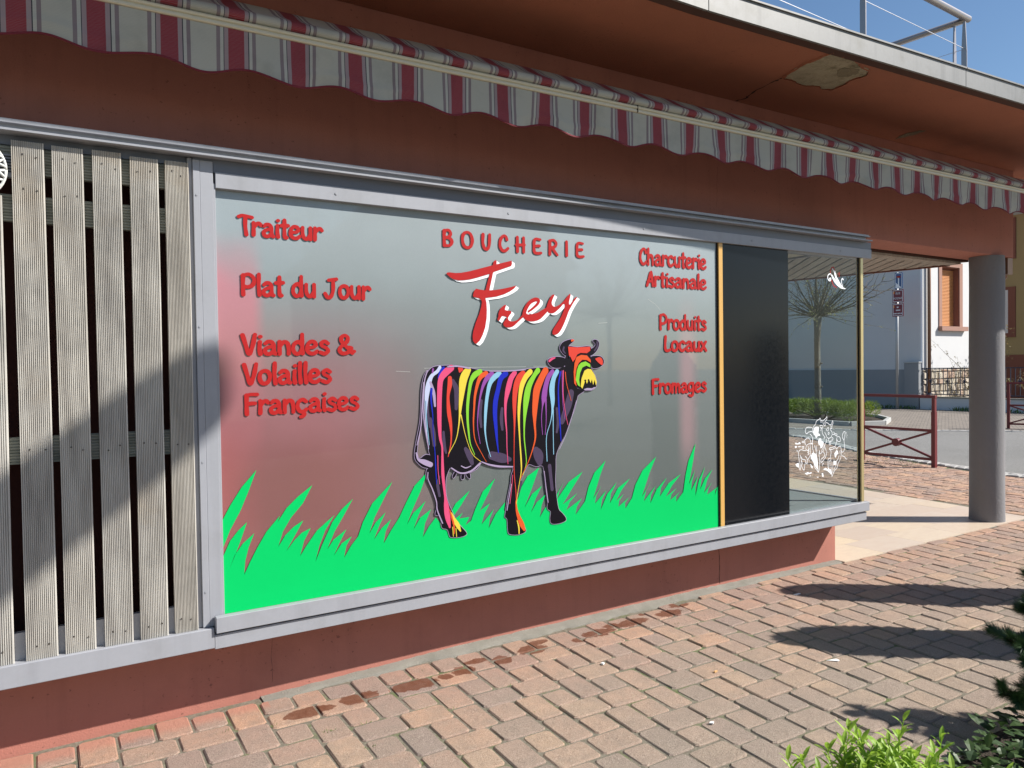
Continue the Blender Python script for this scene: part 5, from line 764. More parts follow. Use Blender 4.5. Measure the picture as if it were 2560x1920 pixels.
def fill(loops):
    """verts, tris of loops with holes"""
    loops = sorted(loops, key=lambda p: -abs(area(p))); outs = []
    for lp in loops:
        depth = [o for o in outs if inside(lp[0], o[0])]
        if len(depth) % 2 == 0 or not depth: outs.append([lp])
        else: depth[-1].append(lp)
    vs, fs = [], []
    for grp in outs:
        tri = tessellate_polygon([[Vector((p[0], p[1], 0)) for p in lp] for lp in grp]); base_ = len(vs)
        for lp in grp: vs += lp
        fs += [tuple(base_+k for k in t_) for t_ in tri]
    return vs, fs
GC = {}
def glyph(ch):
    if ch not in GC:
        st = [[(q[0], q[1], (.092 if ch.islower() or True else .09)+.008*math.sin(5*q[0]+9*q[1]+i)) for q in catmull(s)] for i, s in enumerate(GL[ch][1])]
        GC[ch] = fill(contours(st, .022)) if st else ([], [])
    return GC[ch]
def layer(mb, vs, fs, y, thick=0.0):
    mb.add([(p[0], y, p[1]) for p in vs], fs)
LAB = {'Traiteur': 'red word Traiteur at top left'}
for s, xa, xb, zb, cap in TEXT:
    tot = sum(GL[c_][0] for c_ in s); ls = 0.0
    if s == 'BOUCHERIE': ls = 7.2/8*.92-.04
    wtot = tot+ls*(len(s)-1)-.08; k = (xb-xa)/wtot; q = MB(); cx0 = -.02
    kz = cap*.93
    r = random.Random(s)
    kx = k if s != 'BOUCHERIE' else kz*1.22
    if s == 'BOUCHERIE': ls = ((xb-xa)/kx-tot+.08)/(len(s)-1)
    for c_ in s:
        vs, fs = glyph(c_); dz = r.uniform(-.012,.012)
        if s == 'BOUCHERIE': q = MB()
        layer(q, [(xa+(cx0+v[0])*kx, zb+(v[1]+dz)*kz) for v in vs], fs, -.1945); cx0 += GL[c_][0]+ls
        if s == 'BOUCHERIE': ws(q, 'letter', M['redv'], fl=True)
    if s != 'BOUCHERIE': ws(q, 'lettering', M['redv'], 'red brush lettering reading '+s, fl=True)
# script name: white offset layer then red
def polyfill(p): return fill([[tuple(v) for v in p]])
q = MB(); qr = MB(); k = 0
def ribbon(P_, n=6):
    pts = catmull([(a, b_, w_) for a, b_, w_ in P_], n); out = []
    return [(p[0], p[1], max(p[2], .0004)/2) for p in pts]
smoothp = lambda p: [tuple(v) for v in catmull([tuple(a) for a in p]+[tuple(p[0])], 3)[:-1]]
shapes = []
for i, p in enumerate(NAMEPOLY): shapes.append(polyfill(p if i < 4 else smoothp(p)))
shapes.append(fill(contours([ribbon(s_) for s_ in NAMESTROKE], .0025)))
for i, (vs, fs) in enumerate(shapes):
    for j, f_ in enumerate((1.0, .66, .33)):
        layer(q, [(v[0]+NAMEOFF[0]*f_, v[1]+NAMEOFF[1]*f_) for v in vs], fs, -.1936-.00012*(3*i+j)*.9)
    layer(qr, vs, fs, -.1962-.00015*i)
ws(q, 'script_backing', M['white'], 'white drop edge behind the red script name', fl=True); ws(qr, 'script_name', M['redv'], 'large red handwritten shop name on white', fl=True)
# grass
gl_ = [tuple(v) for v in GRASS]; gl_ = [(.7535, max(gl_[0][1], .8))]+gl_+[(3.9705, gl_[-1][1]), (3.9705, .4995), (.7535, .4995)]
gl_ = [(min(max(a, .7535), 3.9705), b_) for a, b_ in gl_]
vs, fs = fill([gl_]); q = MB(); layer(q, vs, fs, -.1935); ws(q, 'green_grass_print', M['green'], 'bright green cut-out grass along the pane bottom', fl=True)
# cow
q = MB(); names = ['black', 'lilac', 'pale', 'purple', 'blue', 'pink', 'red', 'yellow', 'lime', 'orange', 'sky', 'grey']; idx = {n_: i for i, n_ in enumerate(names)}
d = -.1962
def off_poly(p, o_):
    n = len(p); out = []; sgn = 1 if area(p) > 0 else -1
    for i in range(n):
        a, b_, c_ = p[i-1], p[i], p[(i+1) % n]; tx, ty = c_[0]-a[0], c_[1]-a[1]; l_ = math.hypot(tx, ty)+1e-9; out.append((b_[0]+sgn*ty/l_*o_, b_[1]-sgn*tx/l_*o_))
    return out
order = ['teats', 'teats2', 'teats3', 'horn', 'horn2', 'tail', 'body', 'ear', 'ear2', 'head']
cp = {k_: smoothp(v) for k_, v in COW.items()}
for k_ in order:
    q.cur = idx['lilac']; vs, fs = fill([off_poly(cp[k_], .0028)]); layer(q, vs, fs, d); d -= .00006
for k_ in order:
    q.cur = idx['black']; vs, fs = fill([cp[k_]]); layer(q, vs, fs, d); d -= .00006
zb_ = .0
st_sorted = [s_ for s_ in COWSTROKES if s_[0] == 'grey']+[s_ for s_ in COWSTROKES if s_[0] != 'grey']
for cn, p in st_sorted:
    q.cur = idx[cn]; vs, fs = fill(contours([ribbon(p, 5)], .0022 if max(v[2] for v in p) > .02 else .0014)); layer(q, vs, fs, d); d -= .00004
for cn, p in HEAD:
    q.cur = idx[cn]; vs, fs = fill([[tuple(v) for v in p]]); layer(q, vs, fs, d); d -= .00006
q.cur = idx['black']      # eye, nostril and drips over the muzzle
def dot(cx, cy, rx, ry):
    global d
    vs = [(cx+rx*math.cos(t_*.5236), cy+ry*math.sin(t_*.5236)) for t_ in range(12)]; q.add([(a, d, b_) for a, b_ in vs], [tuple(range(12))]); d -= .00005
hx = [p for c_, p in HEAD if c_ == 'red'][0][0]; mz = [p for c_, p in HEAD if c_ == 'yellow'][0]
dot(hx[0]+.010, hx[1]-.060, .0055, .008); dot(mz[0][0]+.006, mz[0][1]-.058, .008, .006); dot(mz[0][0]+.030, mz[0][1]-.056, .006, .005)
q.cur = idx['pale']; dot(hx[0]+.0115, hx[1]-.057, .0013, .0018)
ws(q, 'cow_print', [COWC[n_] for n_ in names], 'glossy black cow picture with rainbow paint running down it', fl=True)
for pts_ in ([(1.78,1.603),(2.1,1.604),(2.42,1.603)],[(2.47,1.606),(2.60,1.602),(2.70,1.585),(2.78,1.55)],[(3.35,2.02),(3.42,1.985),(3.46,1.95)],[(1.62,1.59),(1.70,1.585)],[(2.95,1.86),(3.02,1.865)],[(1.2,2.30),(1.23,2.27)]):
    q = MB(); P_ = catmull(pts_, 6); vs = []
    for p_ in P_: vs += [(p_[0], -.1912, p_[1]-.0006), (p_[0], -.1912, p_[1]+.0006)]
    q.add(vs, [(2*i, 2*i+1, 2*i+3, 2*i+2) for i in range(len(P_)-1)])
    ws(q, 'scratch', M['lattice'], fl=True)
# clear pane decals
def polyribbon(q, pts, w_, y):
    P_ = catmull([tuple(p) for p in pts], 4); n = len(P_); vs = []
    for i in range(n):
        t_ = P_[min(i+1, n-1)]-P_[max(i-1, 0)]; l_ = math.hypot(*t_)+1e-9; nx_, ny_ = -t_[1]/l_*w_/2, t_[0]/l_*w_/2; vs += [(P_[i][0]+nx_, y, P_[i][1]+ny_), (P_[i][0]-nx_, y, P_[i][1]-ny_)]
    q.add(vs, [(2*i, 2*i+1, 2*i+3, 2*i+2) for i in range(n-1)])
q = MB(); y_ = -.1985
for p in LINEART: polyribbon(q, p, .0042, y_); y_ -= .00004
for p in LINEFILL: vs, fs = fill([[tuple(v) for v in p]]); layer(q, vs, fs, y_); y_ -= .00004
ws(q, 'line_drawing', M['white'], 'white outline drawing of farm cows on clear glass', fl=True)
q = MB(); vs, fs = fill([[tuple(v) for v in LOGOFILL[0]]]); layer(q, vs, fs, -.1992)
for i, p in enumerate(LOGOSTROKE): vs, fs = fill(contours([ribbon(p)], .0016)); layer(q, vs, fs, -.1995-.0001*i)
ws(q, 'emblem', M['white'], 'small white curved knife emblem high on glass', fl=True)
q = MB()
for i, p in enumerate(LOGORED): vs, fs = fill(contours([ribbon(p)], .0016)); layer(q, vs, fs, -.1988+.0001*i)
ws(q, 'emblem_shading', M['redv'], fl=True)
# mark on the head frame + screw
for xx_ in [1.31, 2.3, 3.3, 4.3, 5.3]:
    q = MB(); q.tube([(xx_,-.2205,2.455),(xx_,-.2230,2.455)], .0065, 12); ws(q, 'screw', M['frame'])
for zz_ in (.62, 1.2, 1.8, 2.38):
    q = MB(); q.tube([(.672,-.2225,zz_),(.672,-.2245,zz_)], .0045, 10); ws(q, 'screw', M['frame'])

# ================================================================== SLATTED SCREEN
scr = empty('slatted_screen', (0,-.2,.46), label='weathered grooved timber slat screen over a shade-darkened wall left of the display window', cat='screen')
def child(mb, name, mat, par, lab=None, fl=False, **k):
    o = flat(name, mb, mat) if fl else mb.build(name, mat, None, **k)
    o.parent = par; o.matrix_parent_inverse = Matrix.LocRotScale(par.location, par.rotation_euler, None).inverted()
    if lab: o['label'] = lab
    return o
def slat_mesh(wd, z0, z1, y, n=16):
    pr = [(0, .026)]; p = wd/n
    pr.append((0, .0)); 
    for i in range(n):
        a = i*p; pr += [(a+.0004, -.0030), (a+p*.46, -.0032), (a+p*.58, .0030), (a+p*.90, .0030)] if i < n-1 else [(a+.0006, -.003), (wd-.0015, -.003), (wd, 0)]
    pr.append((wd, .026)); return pr
rd = random.Random(11)
SL = [(-.165,-.047,2.299),(-.007,.103,2.520),(.129,.239,2.517),(.272,.378,2.520),(.407,.515,2.512),(.543,.6365,2.514)]
SL = [(-.31,-.20,2.52)]+SL
for i, (a, b_, zt) in enumerate(SL):
    q = MB(); pr = slat_mesh(b_-a, 0, 0, 0); lean = rd.uniform(-.002,.002); n = len(pr); zs = [.4605, .9, 1.5, 2.0, zt]
    for z in zs:
        for p in pr: q.v.append((a+p[0]+lean*(z-.46)+.0006*math.sin(z*4+i), -.226+p[1]+.0006*math.sin(z*3+i), z))
    for k in range(len(zs)-1):
        for j in range(n): q.f.append((k*n+j, k*n+(j+1)%n, (k+1)*n+(j+1)%n, (k+1)*n+j)); q.mi.append(0)
    q.f.append(tuple(range((len(zs)-1)*n, len(zs)*n))); q.mi.append(0)
    o = child(q, 'slat', M['deck'], scr)
    scz = [2.46, 2.33, 1.29, .52] if i > 1 else [2.2, 1.29, .52]
    if i in (0, 4, 5, 6): scz = [z for z in scz if not 2.3 < z < 2.4]
    for z in scz:
        for fx in (.30+rd.uniform(-.05,.05), .72+rd.uniform(-.05,.05)):
            s_ = MB(); x = a+(b_-a)*fx; zz = z+rd.uniform(-.012,.012); s_.tube([(x,-.231,zz),(x,-.2265,zz)], .0034, 8); so_ = child(s_, 'screw', M['screw'], scr)
for z0, z1 in ((2.398,2.504),(2.207,2.313),(1.243,1.35)):
    q = MB(); n = 9; h = (z1-z0)/n; pr = [(-.165, z0)]
    for k in range(n): a = z0+k*h; pr += [(-.198, a+.0005), (-.198, a+h*.55), (-.194, a+h*.65), (-.194, a+h*.95)]
    pr += [(-.194, z1), (-.165, z1)]; q.prism(pr, -3, .637, axis='x'); child(q, 'batten', M['batten'], scr)
q = MB(); q.box(-3, .637, -.198, -.17, .4605, .569); child(q, 'bottom_rail', M['frame'], scr)
q = MB(); q.box(-.09, -.008, -.198, -.17, 2.38, 2.47); child(q, 'bracket_plate', M['frame'], scr)
# round lattice ornament hanging at the left
orn = empty('round_ornament', (-.147,-.24,2.395), label='round white lattice ornament at the left edge above the short slat', cat='ornament')
q = MB()
for r_, tr in ((.118,.006),(.085,.005),(.04,.005)):
    q.tube([(-.147+r_*math.cos(t_*math.pi/20), -.245, 2.395+r_*math.sin(t_*math.pi/20)) for t_ in range(41)], tr, 6)
child(q, 'ring', M['lattice'], orn, smooth=True)
q = MB()
for k in range(18):
    a = k*math.pi/9; b_ = a+.35; q.tube([(-.147+.04*math.cos(a), -.245, 2.395+.04*math.sin(a)), (-.147+.118*math.cos(b_), -.245, 2.395+.118*math.sin(b_))], .005, 5)
    q.tube([(-.147+.085*math.cos(a), -.247, 2.395+.085*math.sin(a)), (-.147+.118*math.cos(b_-.6), -.247, 2.395+.118*math.sin(b_-.6))], .005, 5)
child(q, 'lattice', M['lattice'], orn, smooth=True)

# ================================================================== AWNING
AW = empty('awning', (0,-.41,0), -math.atan(.0204), label='retracted red and cream striped shop awning with scalloped valance', cat='awning')
XA, XB = -1.6, 9.0
def loc(o): o.parent = AW; return o
q = MB(); pr = [(.010,3.054),(-.008,3.054),(-.012,3.058),(-.012,3.066),(-.006,3.070),(-.006,3.073),(-.013,3.076),(-.015,3.083),(-.012,3.089),(-.004,3.093),(.010,3.093)]
q.prism(pr, XA, XB, axis='x'); loc(q.build('front_bar', M['cream_alu']))
def seam_x(): return 3.02
q = MB(); q.box(3.018, 3.0215, -.0155, -.004, 3.0535, 3.0935); loc(q.build('bar_joint', M['crack']))
for xe in (XA-.02, XB): 
    q = MB(); q.box(xe, xe+.02, -.028, .012, 3.045, 3.105); loc(q.build('end_cap', M['cream_alu'], bevel=.004))
# valance
q = MB(); nx_ = int((XB-XA)/.010); nz = 12
def hem(x): return 2.872+.019*math.cos(2*math.pi*(x-.092)/.3815)
def fold(x, t_):  # t_ 0 top .. 1 hem
    return -.002+t_**1.5*(.012*math.sin(x*2*math.pi/.3815+.9)+.006*math.sin(x*11.3+1)+.004*math.sin(x*27+2*t_))+.004*t_*math.sin(x*3.1)-.006*math.exp(-((t_-.72)/.08)**2)*(.5+.5*math.sin(x*5.1+1))
for i in range(nx_+1):
    x = XA+i*.010
    for k in range(nz+1): t_ = k/nz; q.v.append((x+.004*t_*math.sin(x*9), fold(x, t_), 3.053+(hem(x)-3.053)*t_))
for i in range(nx_):
    for k in range(nz): a = i*(nz+1)+k; q.f.append((a, a+1, a+nz+2, a+nz+1)); q.mi.append(0)
o = loc(flat('valance', q, M['cloth'])); o.data.polygons.foreach_set('use_smooth', [True]*len(o.data.polygons))
q = MB(); 
for i in range(nx_+1):
    x = XA+i*.010; h = hem(x); y = fold(x, 1.0)
    q.v += [(x, y-.0022, h+.004), (x, y-.0022, h-.0035), (x, y+.0022, h-.0035), (x, y+.0022, h+.004)]
for i in range(nx_):
    for k in range(3): a = 4*i+k; q.f.append((a, a+1, a+5, a+4)); q.mi.append(0)
loc(flat('hem_binding', q, M['binding']))
# folded cover rolled behind the bar
prof = [(.006,3.0935),(-.010,3.096),(-.021,3.104),(-.025,3.115),(-.022,3.127),(-.010,3.138),(.008,3.147),(.035,3.160),(.070,3.180),(.105,3.201),(.140,3.226),(.175,3.250),(.21,3.270),(.255,3.288),(.30,3.270),(.33,3.22)]
q = MB()
st_ = .02; nn = int((XB-XA)/st_)
for i in range(nn+1):
    x = XA+i*st_
    for j, (a, b_) in enumerate(prof): 
        t_ = j/len(prof); sag = .006*math.sin(x*2*math.pi/.52+j*.3)*math.sin(math.pi*t_)+.004*math.sin(x*13+j)*math.sin(math.pi*t_); q.v.append((x-.10*max(t_-.2,0), a+sag, b_+sag*.6))
m_ = len(prof)
for i in range(nn):
    for j in range(m_-1): a = i*m_+j; q.f.append((a, a+1, a+m_+1, a+m_)); q.mi.append(0)
o = loc(flat('cover_roll', q, M['cloth'])); o.data.polygons.foreach_set('use_smooth', [True]*len(o.data.polygons))
q = MB()
q.tube([(XA+.1,.31,3.17),(XB-.1,.31,3.17)], .05, 14); loc(q.build('roller_tube', M['caster'], smooth=True))
for xx in (-.6, 2.2, 4.9, 7.6):
    q = MB(); q.box(xx, xx+.05, .33, .41-.0, 3.12, 3.20); loc(q.build('wall_bracket', M['cream_alu']))
    q = MB(); q.tube([(xx+.2,.30,3.16),(xx+1.0,.14,3.11),(xx+.35,.02,3.08)], .018, 8); loc(q.build('folding_arm', M['cream_alu']))
tag(AW)

# ================================================================== ROOF RAILING
rl = empty('roof_railing', (7.0,-.27,3.607), label='steel tube and wire railing on the flat roof corner', cat='railing')
cor = Vector((7.03,-.262,4.6)); fd = Vector((-.6,-.030,0)).normalized(); sd = Vector((-.05,.69,0)).normalized()
q = MB(); q.tube([cor+Vector((.06,.0,0)), cor+fd*9], .029, 16); child(q, 'handrail', M['steel'], rl, smooth=True)
q = MB(); q.tube([cor+Vector((.0,.0,-.02))+sd*.0, cor+sd*5+Vector((0,0,-.02))], .027, 16); child(q, 'handrail', M['steel'], rl, smooth=True)
def rpost(p, d, wtop=.02, wbot=.045):
    q = MB(); n_ = Vector((-d.y, d.x, 0)); zt, zb = 4.585, 3.607
    vs = []
    for z, ww in ((zb, wbot), (zt-.28, wbot), (zt-.02, wtop)):
        for s1, s2 in ((-1,-1),(1,-1),(1,1),(-1,1)): vs.append(tuple(Vector((p.x,p.y,z))+d*(s1*ww/2)+n_*(s2*.006)))
    q.add(vs, [(0,1,2,3),(8,9,10,11)]+[(a+4*l_, (a+1)%4+4*l_, (a+1)%4+4+4*l_, a+4+4*l_) for l_ in (0,1) for a in range(4)]); child(q, 'post', M['steel'], rl)
rpost(cor+Vector((-.01,0,0)), sd); rpost(cor+sd*.085-Vector((.0,0,0)), fd)
for k in range(1, 6): rpost(cor+fd*1.62*k, sd)
for k in range(1, 4): rpost(cor+sd*(.16+1.3*k), fd)
for h in (3.80, 4.06, 4.33):
    q = MB(); a = Vector((cor.x,cor.y,h))
    q.tube([a, a+fd*8], .0028, 5); q.tube([a, a+sd*4.4], .0028, 5); child(q, 'wire', M['wire'], rl)

# ================================================================== BARRIERS
def barrier(name, p0, p1, lab):
    p0 = Vector((*p0, 0)); p1 = Vector((*p1, 0)); d = (p1-p0).normalized(); n_ = Vector((-d.y, d.x, 0)); ln = (p1-p0).length
    o_ = empty(name, tuple((p0+p1)/2), label=lab, cat='barrier', group='dark red street barriers along the kerb')
    def bar(a, b_, t1, t2, nm):
        q = MB(); ax = (b_-a).normalized(); n1 = n_; n2 = ax.cross(n1); 
        vs = [c_+n1*(s1*t1)+n2*(s2*t2) for c_ in (a, b_) for s1, s2 in ((-1,-1),(1,-1),(1,1),(-1,1))]
        q.add([tuple(v) for v in vs], [(0,3,2,1),(4,5,6,7),(0,1,5,4),(1,2,6,5),(2,3,7,6),(3,0,4,7)]); return child(q, nm, M['red_paint'], o_)
    Z_ = Vector((0,0,1))
    for e in (p0, p1): 
        bar(e-Z_*.05, e+Z_*.84, .030, .030, 'post'); bar(e+Z_*.84, e+Z_*1.05, .024, .024, 'post_top')
    bar(p0-d*.03+Z_*1.07, p1+d*.03+Z_*1.07, .026, .022, 'top_rail')
    for z in (.555, .12): bar(p0+d*.03+Z_*z, p1-d*.03+Z_*z, .013, .020, 'rail')
    bar(p0+d*.03+Z_*.14, p1-d*.03+Z_*.54, .011, .016, 'cross_bar'); 
    a = p0+d*.03+Z_*.54; b_ = p1-d*.03+Z_*.14; q_ = bar(a+n_*.024, b_+n_*.024, .011, .016, 'cross_bar')
    c_ = (p0+p1)/2+Z_*.34; q = MB(); q.tube([c_-n_*.038, c_+n_*.038], .062, 20); child(q, 'disc', M['red_paint'], o_)
    return o_
barrier('street_barrier', (11.61,3.70), (11.57,2.50), 'dark red street barrier with crossed bars, between corner post and column')
barrier('street_barrier', (19.4,5.05), (19.75,3.9), 'farther dark red street barrier, seen right of the grey column')

# ================================================================== STREET SIGN
sg = empty('street_sign', (24.8,11.0,0), label='grey pole with a blue sign above two maroon direction plates by the white house', cat='sign')
q = MB(); q.tube([(24.84,11.0,-.05),(24.84,11.0,4.6)], .05, 14); child(q, 'pole', M['pole'], sg, smooth=True)
def plate(y0, y1, z0, z1, mat, nm, border):
    x = 24.77; q = MB(); q.box(x, x+.02, y0, y1, z0, z1); o = child(q, nm, M[mat], sg, bevel=.006)
    q = MB(); e = .025; t_ = .014
    for a in ((y0+e, y1-e, z0+e, z0+e+t_), (y0+e, y1-e, z1-e-t_, z1-e), (y0+e, y0+e+t_, z0+e+t_, z1-e-t_), (y1-e-t_, y1-e, z0+e+t_, z1-e-t_)): q.box(x-.002, x, *a)
    b = child(q, 'border', M['white'], sg); b.parent = o; b.matrix_parent_inverse = Matrix.Identity(4); b.matrix_parent_inverse = (Matrix.Translation(sg.location) @ Matrix.Identity(4)).inverted() @ Matrix.Translation(sg.location); return o
bp = plate(10.76, 11.03, 4.05, 4.58, 'sign_blue', 'blue_plate', 1)
r1 = plate(10.73, 11.12, 3.59, 4.02, 'sign_red', 'maroon_plate', 1); r2 = plate(10.73, 11.12, 3.12, 3.56, 'sign_red', 'maroon_plate', 1)
q = MB(); q.box(24.765, 24.768, 10.875, 10.915, 4.12, 4.40); child(q, 'dead_end_symbol', M['white'], sg)
q = MB(); q.box(24.764, 24.768, 10.83, 10.96, 4.405, 4.47); child(q, 'dead_end_bar', M['redv'], sg)
q = MB(); q.add([(24.767,10.785,4.07),(24.767,11.0,4.07),(24.767,11.0,4.26)], [(0,1,2)]); child(q, 'pale_corner', M['white'], sg, fl=True)
def textmesh(s, w_, h, y, z, par):
    cu = bpy.data.curves.new('lettering', 'FONT'); cu.body = s; cu.align_x = 'CENTER'; cu.align_y = 'CENTER'
    o = bpy.data.objects.new('tmp', cu); C.objects.link(o); bpy.context.view_layer.update()
    me = bpy.data.meshes.new_from_object(o.evaluated_get(bpy.context.evaluated_depsgraph_get())); bpy.data.objects.remove(o)
    xs_ = [v.co.x for v in me.vertices]; ys_ = [v.co.y for v in me.vertices]; kx = w_/(max(xs_)-min(xs_)); ky = h/(max(ys_)-min(ys_))
    for v in me.vertices: v.co = (24.766, y-(v.co.x)*kx, z+v.co.y*ky)
    me.materials.clear(); me.materials.append(M['white']); o = bpy.data.objects.new('lettering', me); C.objects.link(o); o.parent = par; o.matrix_parent_inverse = Matrix.Translation(sg.location).inverted(); return o
textmesh('EGLISE', .16, .07, 10.92, 3.89, sg); textmesh('PROTESTANTE', .30, .07, 10.92, 3.72, sg)
q = MB()
for z, ys_ in ((3.43,(10.90,10.93)), (3.33,(10.84,10.88,10.92,10.96)), (3.22,(10.79,10.84,10.89,10.94,10.99,11.04))):
    for y in ys_: q.box(24.765, 24.768, y, y+.028, z-.02, z+.02)
child(q, 'small_print', M['white'], sg)
q = MB(); q.box(24.765, 24.768, 11.04, 11.08, 3.88, 3.96); q.box(24.765, 24.768, 11.04, 11.08, 3.42, 3.50); child(q, 'orange_mark', M['orange'], sg)

# ================================================================== HOUSES
hs = empty('white_house', (27.5,14,0), label='white rendered house with a brown roller shutter window beyond the column', cat='house')
q = MB(); q.box(25.5, 26.66, 10.5, 19, 1.34, 7.2); q.box(27.80, 29.9, 10.5, 19, 1.34, 7.2); q.box(26.6601, 27.7999, 10.5, 19, 1.34, 2.8); q.box(26.6601, 27.7999, 10.5, 19, 4.86, 7.2); q.box(26.6601, 27.7999, 10.74, 19, 2.8, 4.86); child(q, 'wall', M['house_white'], hs)
q = MB(); q.box(25.47, 25.5, 10.52, 19, -.05, 1.335); q.box(25.5, 29.9, 10.53, 19, -.05, 1.339); child(q, 'plinth', M['plinth'], hs)
# rubble base on the sunny side
rd = random.Random(4); z = .0; q0 = 0
while z < 1.32:
    h = rd.uniform(.16,.26); h = min(h, 1.335-z); x = 25.5
    while x < 29.85:
        w_ = min(rd.uniform(.2,.42), 29.9-x); q = MB(); g = .012; dy = rd.uniform(.02,.06)
        j = lambda: rd.uniform(-.015,.015)
        q.add([(x+g,10.5+.02,z+g),(x+w_-g,10.5+.02,z+g),(x+w_-g,10.52,z+h-g),(x+g,10.52,z+h-g),(x+g+.02+j(),10.5-dy,z+g+.02+j()),(x+w_-g-.02+j(),10.5-dy,z+g+.02+j()),(x+w_-g-.02+j(),10.5-dy,z+h-g-.02+j()),(x+g+.02+j(),10.5-dy,z+h-g-.02+j())], [(4,5,6,7),(0,1,5,4),(1,2,6,5),(2,3,7,6),(3,0,4,7)])
        child(q, 'stone', M['rubble'], hs); x += w_
    z += h
q = MB(); q.prism([(10.2,7.2),(19.3,7.2),(19.3,7.35),(14.75,11.2),(10.2,7.35)], 25.2, 30.2, axis='x'); child(q, 'roof', M['roof'], hs)
# window with roller shutter
wf = MB()
x0, x1, z0, z1 = 26.58, 27.86, 2.80, 4.86
wf.box(x0-.10, x0+.08, 10.47, 10.499, z0, z1+.16); wf.box(x1-.06, x1+.14, 10.47, 10.499, z0, z1+.16); wf.box(x0+.0801, x1-.0601, 10.47, 10.499, z1-.0, z1+.16)
wfo = child(wf, 'window', M['sandstone'], hs)
q = MB(); q.box(x0-.12, x1+.30, 10.36, 10.499, z0-.15, z0); s_ = child(q, 'sill', M['sandstone'], hs)
q = MB(); q.box(x0+.081, x1-.061, 10.70, 10.735, z0+.001, z1-.001); q.box(27.775, 27.799, 10.50, 10.70, z0+.001, z1-.001); q.box(x0+.081, 27.774, 10.51, 10.70, 4.83, 4.859); child(q, 'window_reveal', M['brownred'], hs)
zz = z0+.03; 
while zz < z1-.10:
    q = MB(); q.prism([(10.694,zz),(10.680,zz+.012),(10.680,zz+.034),(10.694,zz+.046)], x0+.09, x1-.07, axis='x'); child(q, 'shutter_slat', M['shutter'], hs); zz += .05
q = MB(); q.tube([(25.76,10.42,.55),(25.76,10.42,7.1)], .055, 12); child(q, 'downpipe', M['pipe'], hs, smooth=True)
q = MB(); q.tube([(25.76,10.42,.0),(25.76,10.42,.55)], .07, 12); child(q, 'cast_iron_boot', M['iron'], hs, smooth=True)
q = MB(); q.box(25.49, 25.515, 10.50, 10.56, 1.34, 7.2); child(q, 'corner_bead', M['white'], hs)
mt = empty('meter_cabinet', (25.4,10.78,0), label='grey utility cabinet at the white house corner by the iron fence', cat='cabinet')
q = MB(); q.box(25.30, 25.465, 10.53, 11.03, -.02, 1.56); child(q, 'cabinet_body', M['plinth'], mt, bevel=.01)
q = MB(); q.box(25.28, 25.468, 10.51, 11.05, 1.561, 1.60); child(q, 'cabinet_lid', M['pole'], mt, bevel=.006)
# garden wall + fence
gw = empty('garden_wall', (25.4,7,0), label='low rendered garden wall below the dark iron fence', cat='wall')
q = MB(); q.box(25.31, 25.50, 1.0, 10.49, -.05, .40); child(q, 'wall_body', M['house_white'], gw)
q = MB(); q.box(25.28, 25.53, 1.0, 10.49, .401, .44); child(q, 'coping', M['concrete'], gw)
fn = empty('iron_fence', (25.4,7,.44), label='dark blue iron fence with rosettes on the low garden wall', cat='fence')
for zz in (1.36, .50): q = MB(); q.box(25.385, 25.425, 1.0, 10.48, zz, zz+.03); child(q, 'rail', M['iron'], fn)
bm_ = MB(); bm_.box(-.009,.009,-.009,.009,.53,1.36); b0 = bm_.build('bar', M['iron']); me_ = b0.data; bpy.data.objects.remove(b0)
rs_ = MB()
for k in range(8): a = k*math.pi/4; rs_.tube([(0,0,.95),(0,.085*math.cos(a),.95+.085*math.sin(a))], [.016,.008], 5)
b0 = rs_.build('rosette', M['iron']); mr_ = b0.data; bpy.data.objects.remove(b0)
y = 10.44; k = 0
while y > 1.1:
    o = bpy.data.objects.new('bar', me_); C.objects.link(o); o.parent = fn; o.matrix_parent_inverse = Matrix.Translation(fn.location).inverted(); o.location = (25.405, y, 0)
    if k % 4 == 2: o = bpy.data.objects.new('rosette', mr_); C.objects.link(o); o.parent = fn; o.matrix_parent_inverse = Matrix.Translation(fn.location).inverted(); o.location = (25.385, y, 0)
    y -= .135; k += 1
yh = empty('ochre_house', (38,12,0), label='ochre rendered house in shade behind the column at the right edge', cat='house')
q = MB(); q.box(33, 45, 9.3, 20, 1.82, 7.5); child(q, 'wall', M['yellow_house'], yh)
q = MB(); q.box(32.97, 45, 9.28, 20, -.05, 1.815); child(q, 'plinth', M['brownred'], yh)
q = MB(); q.prism([(9,7.5),(20.4,7.5),(20.4,7.6),(14.7,11.5),(9,7.6)], 32.6, 45.4, axis='x'); child(q, 'roof', M['roof'], yh)
for (a, b_, c_, d_) in ((11.0,12.1,2.52,4.5),(10.99,11.9,5.6,7.2)):
    q = MB(); q.box(32.93, 32.969+.03, a, b_, c_, d_); f_ = child(q, 'window', M['brownred'], yh); 
    q = MB(); q.box(32.915, 32.929, a+.26, b_-.1, c_+.16, d_-.12); child(q, 'pane', M['house_white'], yh)
bh = empty('grey_house', (14,-24,0), label='pale house across the street mirrored in the shop glass', cat='house')
q = MB(); q.box(10, 19, -30, -22, -.4, 5.6); child(q, 'wall', M['house_white'], bh)
q = MB(); q.prism([(9.6,5.6),(19.4,5.6),(14.5,10.2)], -30.4, -21.6, axis='y'); child(q, 'roof', M['roof'], bh)
for x in (11.0, 13.1, 15.2, 17.3):
    q = MB(); q.box(x, x+1.0, -21.998, -21.95, 1.2, 2.7); child(q, 'window', M['blackpanel'], bh)

